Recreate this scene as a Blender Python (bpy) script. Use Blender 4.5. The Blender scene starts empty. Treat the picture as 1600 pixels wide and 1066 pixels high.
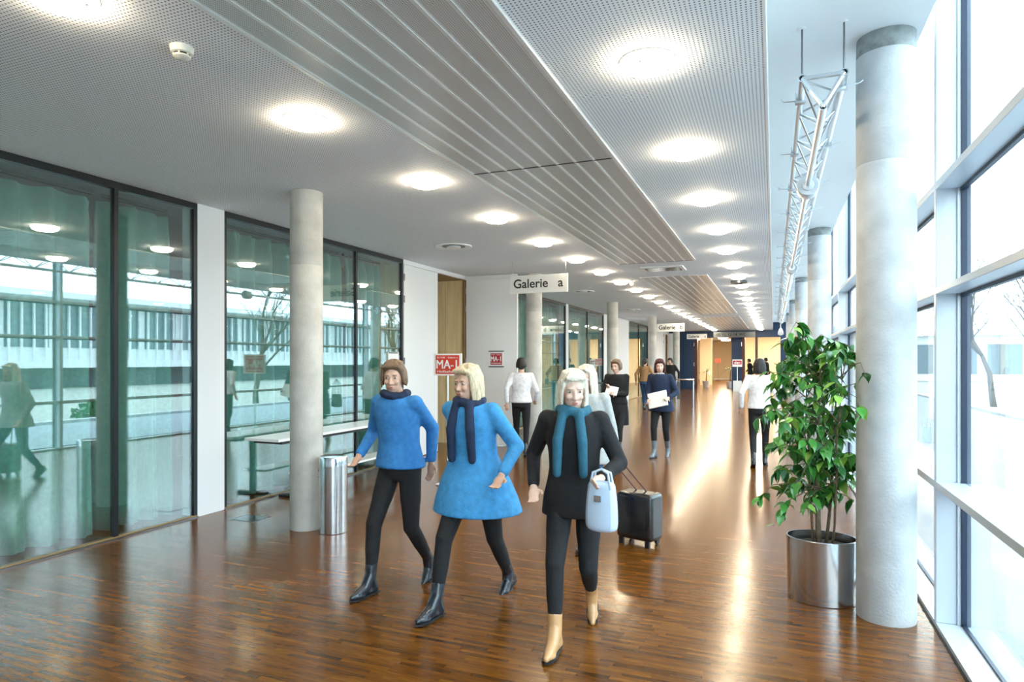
import bpy, math, random
from mathutils import Vector, Matrix
random.seed(7)
R = math.radians
sc = bpy.context.scene
col = sc.collection

# ------------------------------------------------------------------ camera
F_PX, VX, VY, CAM_H = 1010.0, 1209.0, 563.0, 1.62
YAW = math.atan((VX - 800) / F_PX)
cd = bpy.data.cameras.new('camera')
cam = bpy.data.objects.new('camera', cd); col.objects.link(cam)
cd.sensor_width = 36; cd.lens = 36 * F_PX / 1600
cd.shift_y = (VY - 533) / 1600
cd.clip_start = 0.05; cd.clip_end = 400
cam.location = (0, 0, CAM_H)
cam.rotation_euler = (R(90), 0, YAW)
sc.camera = cam

# ------------------------------------------------------------------ world and exposure
w = bpy.data.worlds.new('sky'); sc.world = w; w.use_nodes = True
wn = w.node_tree.nodes; wl = w.node_tree.links
bg = wn['Background']
bg.inputs[0].default_value = (0.80, 0.92, 1.0, 1)       # overcast white sky
bg.inputs[1].default_value = 4.1
sc.view_settings.view_transform = 'Standard'
sc.view_settings.look = 'None'
sc.view_settings.gamma = 1
sc.view_settings.use_curve_mapping = False
sc.view_settings.exposure = 1.08
sc.cycles.max_bounces = 8; sc.cycles.diffuse_bounces = 4; sc.cycles.glossy_bounces = 4; sc.cycles.transparent_max_bounces = 12
LAMP_E = 40.0

# ------------------------------------------------------------------ materials
MATS = {}
def mat(name, color=(.8, .8, .8), rough=.5, metal=0., spec=.5, emit=None, es=0., coat=0.,
        noise=0., nscale=8., bump=0., bscale=40., vec='Object', stretch=(1, 1, 1), sheen=0.):
    if name in MATS: return MATS[name]
    m = bpy.data.materials.new(name); m.use_nodes = True
    nt = m.node_tree; n = nt.nodes; l = nt.links
    b = n['Principled BSDF']
    b.inputs['Base Color'].default_value = (*color, 1)
    b.inputs['Roughness'].default_value = rough
    b.inputs['Metallic'].default_value = metal
    b.inputs['Specular IOR Level'].default_value = spec
    b.inputs['Coat Weight'].default_value = coat
    b.inputs['Sheen Weight'].default_value = sheen
    if emit:
        b.inputs['Emission Color'].default_value = (*emit, 1); b.inputs['Emission Strength'].default_value = es
    if noise or bump:
        tc = n.new('ShaderNodeTexCoord'); mp = n.new('ShaderNodeMapping')
        mp.inputs['Scale'].default_value = stretch
        l.new(tc.outputs[vec], mp.inputs[0])
    if noise:
        t = n.new('ShaderNodeTexNoise'); t.inputs['Scale'].default_value = nscale; t.inputs['Detail'].default_value = 5
        l.new(mp.outputs[0], t.inputs['Vector'])
        mr = n.new('ShaderNodeMapRange'); mr.inputs[1].default_value = .3; mr.inputs[2].default_value = .7
        mr.inputs[3].default_value = 1 - noise; mr.inputs[4].default_value = 1 + noise
        l.new(t.outputs[0], mr.inputs[0])
        mx = n.new('ShaderNodeMix'); mx.data_type = 'RGBA'; mx.blend_type = 'MULTIPLY'; mx.inputs[0].default_value = 1
        mx.inputs[6].default_value = (*color, 1)
        cb = n.new('ShaderNodeCombineColor')
        for k in range(3): l.new(mr.outputs[0], cb.inputs[k])
        l.new(cb.outputs[0], mx.inputs[7]); l.new(mx.outputs[2], b.inputs['Base Color'])
    if bump:
        t2 = n.new('ShaderNodeTexNoise'); t2.inputs['Scale'].default_value = bscale; t2.inputs['Detail'].default_value = 4
        l.new(mp.outputs[0], t2.inputs['Vector'])
        bp = n.new('ShaderNodeBump'); bp.inputs['Strength'].default_value = bump; bp.inputs['Distance'].default_value = .01
        l.new(t2.outputs[0], bp.inputs['Height']); l.new(bp.outputs[0], b.inputs['Normal'])
    MATS[name] = m
    return m

def perforated(name, color, pitch, rad, rough, metal, dark):
    """painted sheet with a grid of small punched holes (fine relief)"""
    m = mat(name, color, rough, metal)
    nt = m.node_tree; n = nt.nodes; l = nt.links; b = n['Principled BSDF']
    tc = n.new('ShaderNodeTexCoord')
    fr = n.new('ShaderNodeVectorMath'); fr.operation = 'SCALE'; fr.inputs['Scale'].default_value = 1 / pitch
    l.new(tc.outputs['Object'], fr.inputs[0])
    f2 = n.new('ShaderNodeVectorMath'); f2.operation = 'FRACTION'; l.new(fr.outputs[0], f2.inputs[0])
    sb = n.new('ShaderNodeVectorMath'); sb.operation = 'SUBTRACT'; sb.inputs[1].default_value = (.5, .5, 0)
    l.new(f2.outputs[0], sb.inputs[0])
    ml = n.new('ShaderNodeVectorMath'); ml.operation = 'MULTIPLY'; ml.inputs[1].default_value = (1, 1, 0)
    l.new(sb.outputs[0], ml.inputs[0])
    ln = n.new('ShaderNodeVectorMath'); ln.operation = 'LENGTH'; l.new(ml.outputs[0], ln.inputs[0])
    lt = n.new('ShaderNodeMath'); lt.operation = 'LESS_THAN'; lt.inputs[1].default_value = rad / pitch
    l.new(ln.outputs['Value'], lt.inputs[0])
    mx = n.new('ShaderNodeMix'); mx.data_type = 'RGBA'
    mx.inputs[6].default_value = (*color, 1); mx.inputs[7].default_value = (*dark, 1)
    l.new(lt.outputs[0], mx.inputs[0]); l.new(mx.outputs[2], b.inputs['Base Color'])
    return m

def glass(name, tint, f0):
    m = bpy.data.materials.new(name); m.use_nodes = True
    nt = m.node_tree; n = nt.nodes; l = nt.links
    n.remove(n['Principled BSDF']); out = n['Material Output']
    tr = n.new('ShaderNodeBsdfTransparent'); tr.inputs[0].default_value = (*tint, 1)
    gl = n.new('ShaderNodeBsdfGlossy'); gl.inputs['Roughness'].default_value = 0.0; gl.inputs[0].default_value = (.95, .98, 1, 1)
    lw = n.new('ShaderNodeLayerWeight'); lw.inputs[0].default_value = .5
    p = n.new('ShaderNodeMath'); p.operation = 'POWER'; p.inputs[1].default_value = 5; l.new(lw.outputs['Facing'], p.inputs[0])
    mr = n.new('ShaderNodeMapRange'); mr.inputs[3].default_value = f0; mr.inputs[4].default_value = 1; l.new(p.outputs[0], mr.inputs[0])
    mx = n.new('ShaderNodeMixShader'); l.new(mr.outputs[0], mx.inputs[0]); l.new(tr.outputs[0], mx.inputs[1]); l.new(gl.outputs[0], mx.inputs[2])
    l.new(mx.outputs[0], out.inputs[0])
    MATS[name] = m
    return m

def wood_material():
    m = bpy.data.materials.new('parquet'); m.use_nodes = True
    nt = m.node_tree; n = nt.nodes; l = nt.links; b = n['Principled BSDF']
    at = n.new('ShaderNodeAttribute'); at.attribute_name = 'tone'
    rp = n.new('ShaderNodeValToRGB'); e = rp.color_ramp.elements
    e[0].position = 0; e[0].color = (.026, .009, .002, 1)
    e[1].position = 1; e[1].color = (.24, .092, .012, 1)
    x = e.new(.35); x.color = (.115, .038, .005, 1)
    x = e.new(.7); x.color = (.185, .066, .008, 1)
    l.new(at.outputs['Fac'], rp.inputs[0])
    geo = n.new('ShaderNodeNewGeometry'); mp = n.new('ShaderNodeMapping'); mp.inputs['Scale'].default_value = (3, 55, 1)
    l.new(geo.outputs['Position'], mp.inputs[0])
    t = n.new('ShaderNodeTexNoise'); t.inputs['Scale'].default_value = 3; t.inputs['Detail'].default_value = 5
    l.new(mp.outputs[0], t.inputs['Vector'])
    mr = n.new('ShaderNodeMapRange'); mr.inputs[1].default_value = .3; mr.inputs[2].default_value = .7
    mr.inputs[3].default_value = .62; mr.inputs[4].default_value = 1.3; l.new(t.outputs[0], mr.inputs[0])
    mx = n.new('ShaderNodeVectorMath'); mx.operation = 'SCALE'
    l.new(rp.outputs[0], mx.inputs[0]); l.new(mr.outputs[0], mx.inputs['Scale'])
    l.new(mx.outputs[0], b.inputs['Base Color'])
    b.inputs['Roughness'].default_value = .21; b.inputs['Specular IOR Level'].default_value = .36
    b.inputs['Specular Tint'].default_value = (1, .87, .72, 1)
    b.inputs['Coat Weight'].default_value = .12; b.inputs['Coat Roughness'].default_value = .1
    t2 = n.new('ShaderNodeTexNoise'); t2.inputs['Scale'].default_value = 14; t2.inputs['Detail'].default_value = 2
    l.new(geo.outputs['Position'], t2.inputs['Vector'])
    bp = n.new('ShaderNodeBump'); bp.inputs['Strength'].default_value = .12; bp.inputs['Distance'].default_value = .004
    l.new(t2.outputs[0], bp.inputs['Height']); l.new(bp.outputs[0], b.inputs['Normal'])
    MATS['parquet'] = m
    # same boards drawn by the material where they are too far off to tell apart
    m2 = m.copy(); m2.name = 'parquet_far'
    n = m2.node_tree.nodes; l = m2.node_tree.links
    rp = [k for k in n if k.type == 'VALTORGB'][0]; geo = [k for k in n if k.type == 'NEW_GEOMETRY'][0]
    br = n.new('ShaderNodeTexBrick'); br.inputs['Color1'].default_value = (0, 0, 0, 1); br.inputs['Color2'].default_value = (1, 1, 1, 1)
    br.inputs['Mortar'].default_value = (.1, .1, .1, 1); br.inputs['Scale'].default_value = 1
    br.inputs['Brick Width'].default_value = .32; br.inputs['Row Height'].default_value = .029; br.inputs['Mortar Size'].default_value = .0006
    l.new(geo.outputs['Position'], br.inputs['Vector']); l.new(br.outputs[0], rp.inputs[0])
    MATS['parquet_far'] = m2
wood_material()

perforated('ceiling_paint', (.83, .86, .90), .0215, .0048, .75, 0, (.12, .13, .15))
perforated('strip_metal_perf', (.70, .71, .70), .0125, .0030, .33, .35, (.16, .16, .16))
M = lambda k: MATS[k]
mat('strip_metal', (.80, .81, .80), .3, .3)
mat('ceiling_plain', (.78, .80, .82), .8)
mat('white_wall', (.80, .81, .83), .6)
mat('white_lacquer', (.80, .81, .82), .3)
mat('frame_dark', (.012, .016, .02), .35, .3)
mat('frame_alu', (.52, .57, .63), .35, .2)
mat('gasket', (.008, .02, .05), .4)
mat('concrete', (.50, .485, .455), .75, noise=.16, nscale=5, bump=.25, bscale=60)
mat('concrete_pale', (.48, .495, .51), .7, noise=.13, nscale=6, bump=.25, bscale=60)
mat('concrete_grey', (.25, .27, .27), .85, noise=.3, nscale=14, bump=.3)
mat('navy', (.006, .030, .085), .45)
mat('maroon', (.07, .018, .015), .4)
mat('cream', (.84, .70, .48), .65)
mat('oak', (.84, .66, .38), .45, noise=.12, nscale=3, stretch=(6, 6, .5))
mat('oak_dark', (.26, .16, .06), .4)
mat('steel', (.62, .63, .65), .17, 1.0, noise=.05, nscale=3, stretch=(1, 1, .05))
mat('steel_dark', (.2, .2, .21), .3, 1.0)
mat('chrome', (.75, .76, .78), .12, 1.0)
mat('alu_truss', (.66, .70, .74), .28, .85)
mat('black', (.01, .01, .011), .45)
mat('black_hole', (.004, .004, .004), .9)
mat('soil', (.02, .013, .009), .95, bump=.8, bscale=60)
mat('sign_white', (.72, .72, .71), .4)
mat('paper', (.85, .85, .85), .7)
mat('ink', (.012, .012, .014), .5)
mat('sign_red', (.62, .055, .03), .45)
mat('sign_red_dark', (.42, .012, .03), .45)
mat('sign_grey', (.10, .11, .12), .4)
mat('curtain', (.19, .39, .325), .9, noise=.12, nscale=30, sheen=.3)
mat('curtain_inner', (.10, .23, .20), .9)
mat('detector', (.74, .72, .64), .4)
mat('lamp_glass', (.9, .85, .75), .3, emit=(1, .84, .60), es=LAMP_E)
mat('lamp_rim', (.75, .75, .72), .35)
mat('warm_lamp', (1, .9, .7), .4, emit=(1, .82, .56), es=95)
mat('bark', (.10, .075, .06), .9, noise=.3, nscale=30, bump=.5)
mat('ficus_bark', (.17, .12, .075), .85, noise=.3, nscale=40)
mat('leaf_a', (.065, .28, .045), .3, coat=.2)
mat('leaf_b', (.03, .155, .04), .28, coat=.3)
mat('leaf_c', (.24, .48, .07), .35)
mat('paving', (.27, .30, .33), .8, noise=.1, nscale=2)
mat('lawn', (.36, .365, .33), .95, noise=.35, nscale=6, bump=.6)
mat('facade', (.74, .76, .77), .7)
mat('facade_dark', (.16, .21, .24), .25)
mat('skin', (.60, .36, .26), .5)
mat('skin_pale', (.70, .47, .37), .5)
mat('eye_white', (.50, .46, .43), .3)
mat('eye_dark', (.02, .012, .008), .3)
mat('lips', (.42, .13, .11), .45)
glass('pane_clear', (.90, .96, .97), .035)
glass('pane_tinted', (.88, .97, .96), .165)

# ------------------------------------------------------------------ helpers
class G:
    def __init__(s): s.v = []; s.f = []
    def add(s, vs, fs):
        o = len(s.v); s.v += [tuple(p) for p in vs]; s.f += [tuple(i + o for i in q) for q in fs]; return s
    def box(s, x0, x1, y0, y1, z0, z1):
        return s.add([(x0, y0, z0), (x1, y0, z0), (x1, y1, z0), (x0, y1, z0), (x0, y0, z1), (x1, y0, z1), (x1, y1, z1), (x0, y1, z1)],
                     [(0, 3, 2, 1), (4, 5, 6, 7), (0, 1, 5, 4), (1, 2, 6, 5), (2, 3, 7, 6), (3, 0, 4, 7)])
    def rings(s, rs, cap=True, close=False):
        n = len(rs[0]); vs = [p for r in rs for p in r]; fs = []
        for k in range(len(rs) - 1):
            for i in range(n):
                j = (i + 1) % n
                fs.append((k * n + i, k * n + j, (k + 1) * n + j, (k + 1) * n + i))
        if cap:
            fs.append(tuple(range(n - 1, -1, -1))); fs.append(tuple((len(rs) - 1) * n + i for i in range(n)))
        return s.add(vs, fs)
    def lathe(s, prof, n=24, c=(0, 0, 0), sx=1, sy=1, cap=True):
        return s.rings([[(c[0] + r * sx * math.cos(2 * math.pi * i / n), c[1] + r * sy * math.sin(2 * math.pi * i / n), c[2] + z) for i in range(n)] for r, z in prof], cap)
    def tube(s, pts, rad, n=8, cap=True):
        pts = [Vector(p) for p in pts]; rs = []
        if not isinstance(rad, (list, tuple)): rad = [rad] * len(pts)
        up = None
        for k, p in enumerate(pts):
            d = (pts[min(k + 1, len(pts) - 1)] - pts[max(k - 1, 0)]).normalized()
            if up is None: up = Vector((0, 0, 1)) if abs(d.z) < .9 else Vector((0, 1, 0))
            a = d.cross(up).normalized(); b = a.cross(d).normalized(); up = b
            rs.append([p + rad[k] * (math.cos(2 * math.pi * i / n) * a - math.sin(2 * math.pi * i / n) * b) for i in range(n)])
        return s.rings(rs, cap)
    def ell(s, c, r, rot=None, n=14, m=9):
        rs = []; c = Vector(c)
        for k in range(m + 1):
            t = math.pi * (.04 + .92 * k / m)
            ring = []
            for i in range(n):
                a = 2 * math.pi * i / n
                p = Vector((r[0] * math.sin(t) * math.cos(a), r[1] * math.sin(t) * math.sin(a), -r[2] * math.cos(t)))
                if rot is not None: p = rot @ p
                ring.append(c + p)
            rs.append(ring)
        return s.rings(rs)
    def caps(s, p0, r0, p1, r1, n=12):
        p0 = Vector(p0); p1 = Vector(p1); d = (p1 - p0)
        if d.length < 1e-6: return s
        d = d.normalized()
        pts = []; rad = []
        for t in (80, 50, 20): pts.append(p0 - d * r0 * math.sin(R(t))); rad.append(r0 * math.cos(R(t)))
        for t in (20, 50, 80): pts.append(p1 + d * r1 * math.sin(R(t))); rad.append(r1 * math.cos(R(t)))
        return s.tube(pts, rad, n)
    def chain(s, pts, rad, n=12):
        for k in range(len(pts) - 1): s.caps(pts[k], rad[k], pts[k + 1], rad[k + 1], n)
        return s
    def mesh(s, name, m=None, smooth=False):
        me = bpy.data.meshes.new(name); me.from_pydata(s.v, [], s.f)
        if m is not None: me.materials.append(MATS[m] if isinstance(m, str) else m)
        if smooth: me.polygons.foreach_set('use_smooth', [True] * len(me.polygons))
        me.update(); return me
    def build(s, name, m, parent=None, smooth=False, loc=None):
        return link(name, s.mesh(name, m, smooth), parent, loc)

def link(name, me, parent=None, loc=None):
    o = bpy.data.objects.new(name, me); col.objects.link(o)
    if parent is not None: o.parent = parent
    if loc is not None: o.location = loc
    return o
def tag(o, label, cat=None, group=None, kind=None):
    o['label'] = label
    if cat: o['category'] = cat
    if group: o['group'] = group
    if kind: o['kind'] = kind
    return o
def thing(name, label, cat, loc=(0, 0, 0), rz=0, group=None):
    o = bpy.data.objects.new(name, None); col.objects.link(o)
    o.location = loc; o.rotation_euler = (0, 0, rz); o.empty_display_size = .1
    return tag(o, label, cat, group)
def setting(name, label, loc=(0, 0, 0)):
    o = bpy.data.objects.new(name, None); col.objects.link(o); o.location = loc
    return tag(o, label, None, None, 'structure')
def bevel(o, wdt, seg=2):
    b = o.modifiers.new('bevel', 'BEVEL'); b.width = wdt; b.segments = seg; b.limit_method = 'ANGLE'; return o
def smooth_angle(o, deg=35):
    me = o.data
    me.polygons.foreach_set('use_smooth', [True] * len(me.polygons))
    try: me.set_sharp_from_angle(angle=R(deg))
    except Exception: pass
    return o
def text(body, size, name, m, parent, loc, rot=(R(90), 0, 0), align='LEFT', bold=0.0, sx=1.0, fit=None):
    c = bpy.data.curves.new(name, 'FONT'); c.body = body; c.size = size; c.align_x = align; c.extrude = .0008; c.offset = bold
    t = bpy.data.objects.new(name, c); col.objects.link(t)
    dg = bpy.context.evaluated_depsgraph_get()
    me = bpy.data.meshes.new_from_object(t.evaluated_get(dg))
    bpy.data.objects.remove(t); me.materials.clear(); me.materials.append(MATS[m])
    o = link(name, me, parent, loc); o.rotation_euler = rot
    if fit:
        xs = [v.co.x for v in me.vertices]; sx = fit / max(1e-4, max(xs) - min(xs))
    o.scale = (sx, 1, 1)
    return o
ORD = 'first second third fourth fifth sixth seventh eighth ninth tenth eleventh twelfth thirteenth fourteenth fifteenth sixteenth seventeenth eighteenth nineteenth twentieth twenty-first twenty-second twenty-third'.split()

CEIL, HIGH = 3.24, 3.65
XL, XR = -5.53, 0.91
Y0, YE = -5.0, 37.3

# ================================================================== THE SETTING
# ---- floor with boards
floor = G().box(-9.5, XR + .14, Y0, YE, -.25, -.002).build('floor', 'parquet_far')
tag(floor, 'glossy dark orange-brown strip parquet floor of the hall', kind='structure')

LENS = (.16, .23, .30, .38, .47); PW = .029; TH = .002
TONES = [((i + .5) / 12) for i in range(12)]
planks = []
rr = random.Random(3)
y = 1.75; 
while y < 15.0:
    x = XL + .02 - rr.random() * .3
    while x < XR - .01:
        L = LENS[min(4, int(rr.triangular(0, 5, 2)))]
        a, b = max(x, XL + .02), min(x + L, XR + .004)
        if b - a > .03: planks.append((a, b, y, min(.999, max(0, rr.gauss(.47, .13))), L if (b - a) > L - 1e-6 else None))
        x += L
    y += PW
def in_view(x, y):
    d = -math.sin(YAW) * x + math.cos(YAW) * y; r = math.cos(YAW) * x + math.sin(YAW) * y
    u = 800 + F_PX * r / d; v = VY + F_PX * CAM_H / d
    return 5 < u < 1595 and v < 1062, d
cand = []
for i, (a, b, y, t, L) in enumerate(planks):
    ok, d = in_view((a + b) / 2, y)
    if ok and L: cand.append((d, i))
single = set(i for d, i in sorted(cand)[:300])
tone_mesh = {}
def plank_mesh(L, t, tilt):
    k = (L, int(t * 12), tilt)
    if k not in tone_mesh:
        g = G().box(-L / 2 + .0005, L / 2 - .0005, .0004, PW - .0004, -TH, 0)
        dz = (tilt - 1) * .00003
        for q in range(4, 8):
            p = g.v[q]; g.v[q] = (p[0], p[1], p[2] + (dz if p[1] > PW / 2 else -dz))
        me = g.mesh('plank', 'parquet')
        me.attributes.new('tone', 'FLOAT', 'POINT').data.foreach_set('value', [TONES[int(t * 12)]] * 8)
        tone_mesh[k] = me
    return tone_mesh[k]
fv, ff, ft = [], [], []
for i, (a, b, y, t, L) in enumerate(planks):
    if i in single:
        link('plank', plank_mesh(L, t, rr.randrange(3)), floor, ((a + b) / 2, y, 0))
    else:
        o = len(fv); dz = rr.uniform(-.00003, .00003)
        x0, x1, y0, y1 = a + .0005, b - .0005, y + .0004, y + PW - .0004
        fv += [(x0, y0, -TH), (x1, y0, -TH), (x1, y1, -TH), (x0, y1, -TH), (x0, y0, -dz), (x1, y0, -dz), (x1, y1, dz), (x0, y1, dz)]
        ff += [(o + 4, o + 5, o + 6, o + 7), (o, o + 1, o + 5, o + 4), (o + 1, o + 2, o + 6, o + 5), (o + 2, o + 3, o + 7, o + 6), (o + 3, o, o + 4, o + 7)]
        ft += [t] * 8
me = bpy.data.meshes.new('plank_field'); me.from_pydata(fv, [], ff); me.materials.append(MATS['parquet'])
me.attributes.new('tone', 'FLOAT', 'POINT').data.foreach_set('value', ft)
pf = link('plank_field', me, floor); pf['kind'] = 'stuff'

# ---- ceilings
ceiling = G().box(-5.6, -.05, Y0, YE, CEIL, CEIL + .42).build('ceiling', 'ceiling_paint')
tag(ceiling, 'pale blue-grey perforated lower ceiling over the hall', kind='structure')
G().box(-.05, -.035, Y0, YE, CEIL - .004, HIGH).build('edge_fascia', 'white_lacquer', ceiling)
soff = G().box(-.05, .85, Y0, YE, HIGH, HIGH + .45).build('ceiling', 'ceiling_plain')
tag(soff, 'plain white raised ceiling strip along the windows', kind='structure')
# the metal strip in the middle: lamellae side by side
NL = 8; LW = 1.22 / NL
def lamella(y0, y1):
    L = y1 - y0
    g = G().box(.018, LW - .018, .009, L - .009, -.010, 0)
    me = g.mesh('metal_lamella', 'strip_metal_perf')
    r = G()
    for x0, x1, z in ((.0015, .0075, -.014), (.0075, .0175, -.011), (LW - .0175, LW - .0075, -.011), (LW - .0075, LW - .0015, -.014)):
        r.box(x0, x1, .009, L - .009, z, 0)
    return me, r.mesh('ridge', 'strip_metal')
for y0, y1 in ((-.60, 5.07), (5.07, 10.74), (12.65, 18.1), (18.1, 23.5), (25.2, 30.8), (30.8, 36.6)):
    a, b = lamella(y0, y1)
    for k in range(NL):
        o = link('metal_lamella', a, ceiling, (-2.41 + k * LW, y0, CEIL))
        link('ridge', b, o)
    G().box(-2.41, -1.19, y1 - .012, y1 + .012, CEIL - .012, CEIL).build('seam', 'black', ceiling)
    for x0, x1 in ((-2.435, -2.412), (-1.188, -1.165)):
        G().box(x0, x1, y0, y1, CEIL - .016, CEIL).build('edge_profile', 'strip_metal', ceiling)

# ---- walls
wl_ = setting('wall_left', 'white piers and band of the left hall wall')
for y0, y1 in ((4.97, 5.32), (17.75, 17.98), (22.2, 23.9), (23.93, 26.4), (33.0, 35.3)):
    G().box(XL - .2, XL + .015, y0, y1, 0, CEIL).build('pier', 'white_wall', wl_)
G().box(XL - .2, XL + .02, 8.97, 11.28, 3.17, CEIL).build('band', 'white_wall', wl_)
G().box(XL - .2, XL + .02, 35.3, 37.3, 3.05, CEIL).build('band', 'white_wall', wl_)
G().box(XL - .2, XL, Y0, -.6, 0, CEIL).build('pier', 'white_wall', wl_)
# room behind the glazing
back = G().box(-9.5, -9.3, Y0, YE, 0, CEIL).build('wall_back_room', 'oak'); tag(back, 'dim beige rear wall of the room behind the green curtains', kind='structure')
rc = G().box(-9.5, -5.6, Y0, YE, CEIL, CEIL + .2).build('ceiling', 'white_wall'); tag(rc, 'ceiling of the dim room behind the curtains', kind='structure')
wr = G().box(-9.5, 1.3, Y0 - .2, Y0, 0, 4.1).build('wall_rear', 'white_wall'); tag(wr, 'white rear wall behind the viewpoint', kind='structure')

# glazing on the left
wi = 0
def left_glazing(y0, y1, mull, cut_end=.04):
    global wi
    wi += 1
    w_ = setting('window_%d' % wi, 'floor-to-ceiling tinted glazing with thin black frame, bay %d of the left wall' % wi)
    ys = [y0] + [m for m in mull] + [y1]
    G().box(XL - .05, XL + .01, y0, y1, CEIL - .065, CEIL - .002).build('top_rail', 'frame_dark', w_)
    G().box(XL - .04, XL + .012, y0, y1, -.001, .022).build('bottom_rail', 'oak_dark', w_)
    G().box(XL + .012, XL + .03, y0, y1, -.001, .012).build('sill_strip', 'steel_dark', w_)
    for m in (y0 + .02,) + tuple(mull) + (y1 - .02,):
        G().box(XL - .05, XL + .008, m - .02, m + .02, .02, CEIL - .06).build('post', 'frame_dark', w_)
    for a, b in zip(ys[:-1], ys[1:]):
        G().box(XL - .022, XL - .010, a + .015, b - .015, .02, CEIL - .06).build('glass_pane', 'pane_tinted', w_)
left_glazing(-.6, 4.97, (1.75, 4.085))
left_glazing(5.32, 8.97, (7.73,))
left_glazing(11.30, 17.75, (13.4, 15.6))
left_glazing(17.98, 22.2, (20.1,))
left_glazing(26.4, 33.0, (28.6, 30.8))

# doors: leaf closed in the wall plane, leaf standing open into the hall
def door(n, label, y0, y1, open_x, zt):
    d = setting('door_%d' % n, label)
    ym = (y0 + y1) / 2
    l1 = bevel(G().box(XL - .03, XL + .022, y0 + .01, ym - .005, .012, zt).build('door_leaf', 'white_lacquer', d), .004)
    for z in (.3, 1.55, 2.55, 2.9):
        G().tube([(XL + .027, y0 + .012, z), (XL + .027, y0 + .012, z + .11)], .011, 10).build('hinge', 'steel_dark', l1)
    l2 = bevel(G().box(XL + .03, open_x, y1 - .03, y1 + .025, .012, zt).build('door_leaf', 'white_lacquer', d), .004)
    G().box(XL + .03, open_x - .01, y1 - .035, y1 + .03, zt + .001, zt + .07).build('top_trim', 'white_lacquer', d)
    for z in (.3, 1.55, 2.55, 2.9):
        G().tube([(XL + .02, y1 - .035, z), (XL + .02, y1 - .035, z + .11)], .011, 10).build('hinge', 'steel_dark', l2)
    # timber reveal inside the opening
    x = XL - .01
    for k, wd in enumerate((.42, .42, .42, .42)):
        bevel(G().box(x - wd + .006, x - .006, y1 - .02, y1 + .02, 0, zt).build('reveal_panel', 'oak', d), .003)
        x -= wd
    G().box(XL - .03, XL + .012, y1 - .06, y1 - .02, 0, zt).build('jamb', 'oak_dark', d)
    G().box(XL - 1.7, XL - .02, ym, y1, zt, zt + .05).build('lintel', 'oak_dark', d)
    G().box(XL - 1.75, XL - 1.70, y0, y1 + .05, 0, zt).build('reveal_panel', 'oak', d)
    G().box(XL - 1.7, XL - .04, y0 - .02, y0 + .01, 0, zt).build('reveal_panel', 'oak', d)
door(1, 'tall white double door with one leaf standing open into the hall', 8.97, 11.25, -4.44, 3.165)
door(2, 'far white double door with one leaf open beside the navy end wall', 35.3, 36.7, -4.85, 3.04)

# ---- window wall on the right
YS = [4.6 + 3.19 * k for k in range(-3, 11)]
for k, ym in enumerate(YS):
    yn = YS[k + 1] if k + 1 < len(YS) else YE
    w_ = setting('window_%d' % (k + 10), 'tall clear window bay %d of the right wall with pale aluminium frame' % (k + 1))
    bevel(G().box(XR + .002, XR + .11, ym, ym + .055, .03, 4.3).build('mullion', 'frame_alu', w_), .003)
    G().box(XR + .11, XR + .128, ym - .012, ym + .067, .03, 4.3).build('glazing_bead', 'frame_alu', w_)
    G().box(XR + .128, XR + .175, ym - .022, ym + .075, .03, 4.3).build('gasket', 'gasket', w_)
    for z0, z1 in ((.84, .885), (2.02, 2.06), (2.655, 2.70)):
        bevel(G().box(XR, XR + .15, ym - .001 + .002, yn + .001, z0, z1).build('transom', 'frame_alu', w_), .003)
        G().box(XR + .125, XR + .15, ym + .07, yn, z0 - .02, z0 + .001).build('gasket', 'gasket', w_)
    G().box(XR, XR + .15, ym, yn, 0, .03).build('sill', 'frame_alu', w_)
    G().box(XR + .132, XR + .15, ym + .07, yn, .028, .042).build('gasket', 'gasket', w_)
    G().box(XR - .012, XR - .001, ym, yn, -.001, .006).build('floor_joint', 'black', w_)
    for z0, z1 in ((.03, .842), (.883, 2.022), (2.058, 2.657), (2.698, 4.3)):
        G().box(XR + .142, XR + .154, ym + .06, yn, z0, z1).build('glass_pane', 'pane_clear', w_)
hd = G().box(XR - .02, XR + .2, Y0, YE, 4.3, 4.45).build('trim_1', 'frame_alu'); tag(hd, 'aluminium head rail above the tall windows', kind='structure')
roof = G().box(-9.5, XR + .2, Y0, YE + 25, 4.45, 4.6).build('ceiling', 'white_wall'); tag(roof, 'roof slab over the hall', kind='structure')

# ---- end wall and the cream foyer behind it
we = setting('wall_end', 'navy blue end wall with two tall openings to the cream foyer')
OT = 2.86
for x0, x1, z0, z1 in ((-5.55, -4.12, 0, HIGH), (-4.12, -2.14, OT, HIGH), (-2.14, -1.62, 0, HIGH), (-1.62, .33, OT, HIGH), (.33, 1.0, 0, HIGH), (-5.55, 1.0, HIGH, 4.45)):
    G().box(x0, x1, YE, YE + .22, z0, z1).build('wall_panel', 'navy', we)
d3 = setting('door_3', 'maroon door frames in the navy end wall')
for x in (-4.12, -1.62):
    G().box(x, x + .16, YE - .03, YE + .5, 0, OT).build('door_leaf', 'maroon', d3)
G().box(-.93, -.80, YE - .02, YE + .12, 0, OT).build('post', 'maroon', d3)
for x in (-4.14, -1.64):
    for z in (.25, 1.3, 2.4): G().box(x, x + .03, YE - .045, YE - .028, z, z + .2).build('hinge', 'chrome', d3)
ff_ = G().box(-9, 4, YE, 58, -.25, -.002).build('floor', 'parquet_far'); tag(ff_, 'parquet floor of the cream foyer beyond the end wall', kind='structure')
fc = G().box(-9, 4, YE + .22, 58, 3.2, 3.4).build('ceiling', 'white_wall'); tag(fc, 'white ceiling of the cream foyer', kind='structure')
fb = G().box(-9, 4, 58, 58.2, 0, 3.4).build('wall_foyer_back', 'cream'); tag(fb, 'cream far wall of the foyer', kind='structure')
fl = G().box(-9.2, -9, YE, 58, 0, 3.4).build('wall_foyer_left', 'cream'); tag(fl, 'cream left wall of the foyer', kind='structure')
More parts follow.
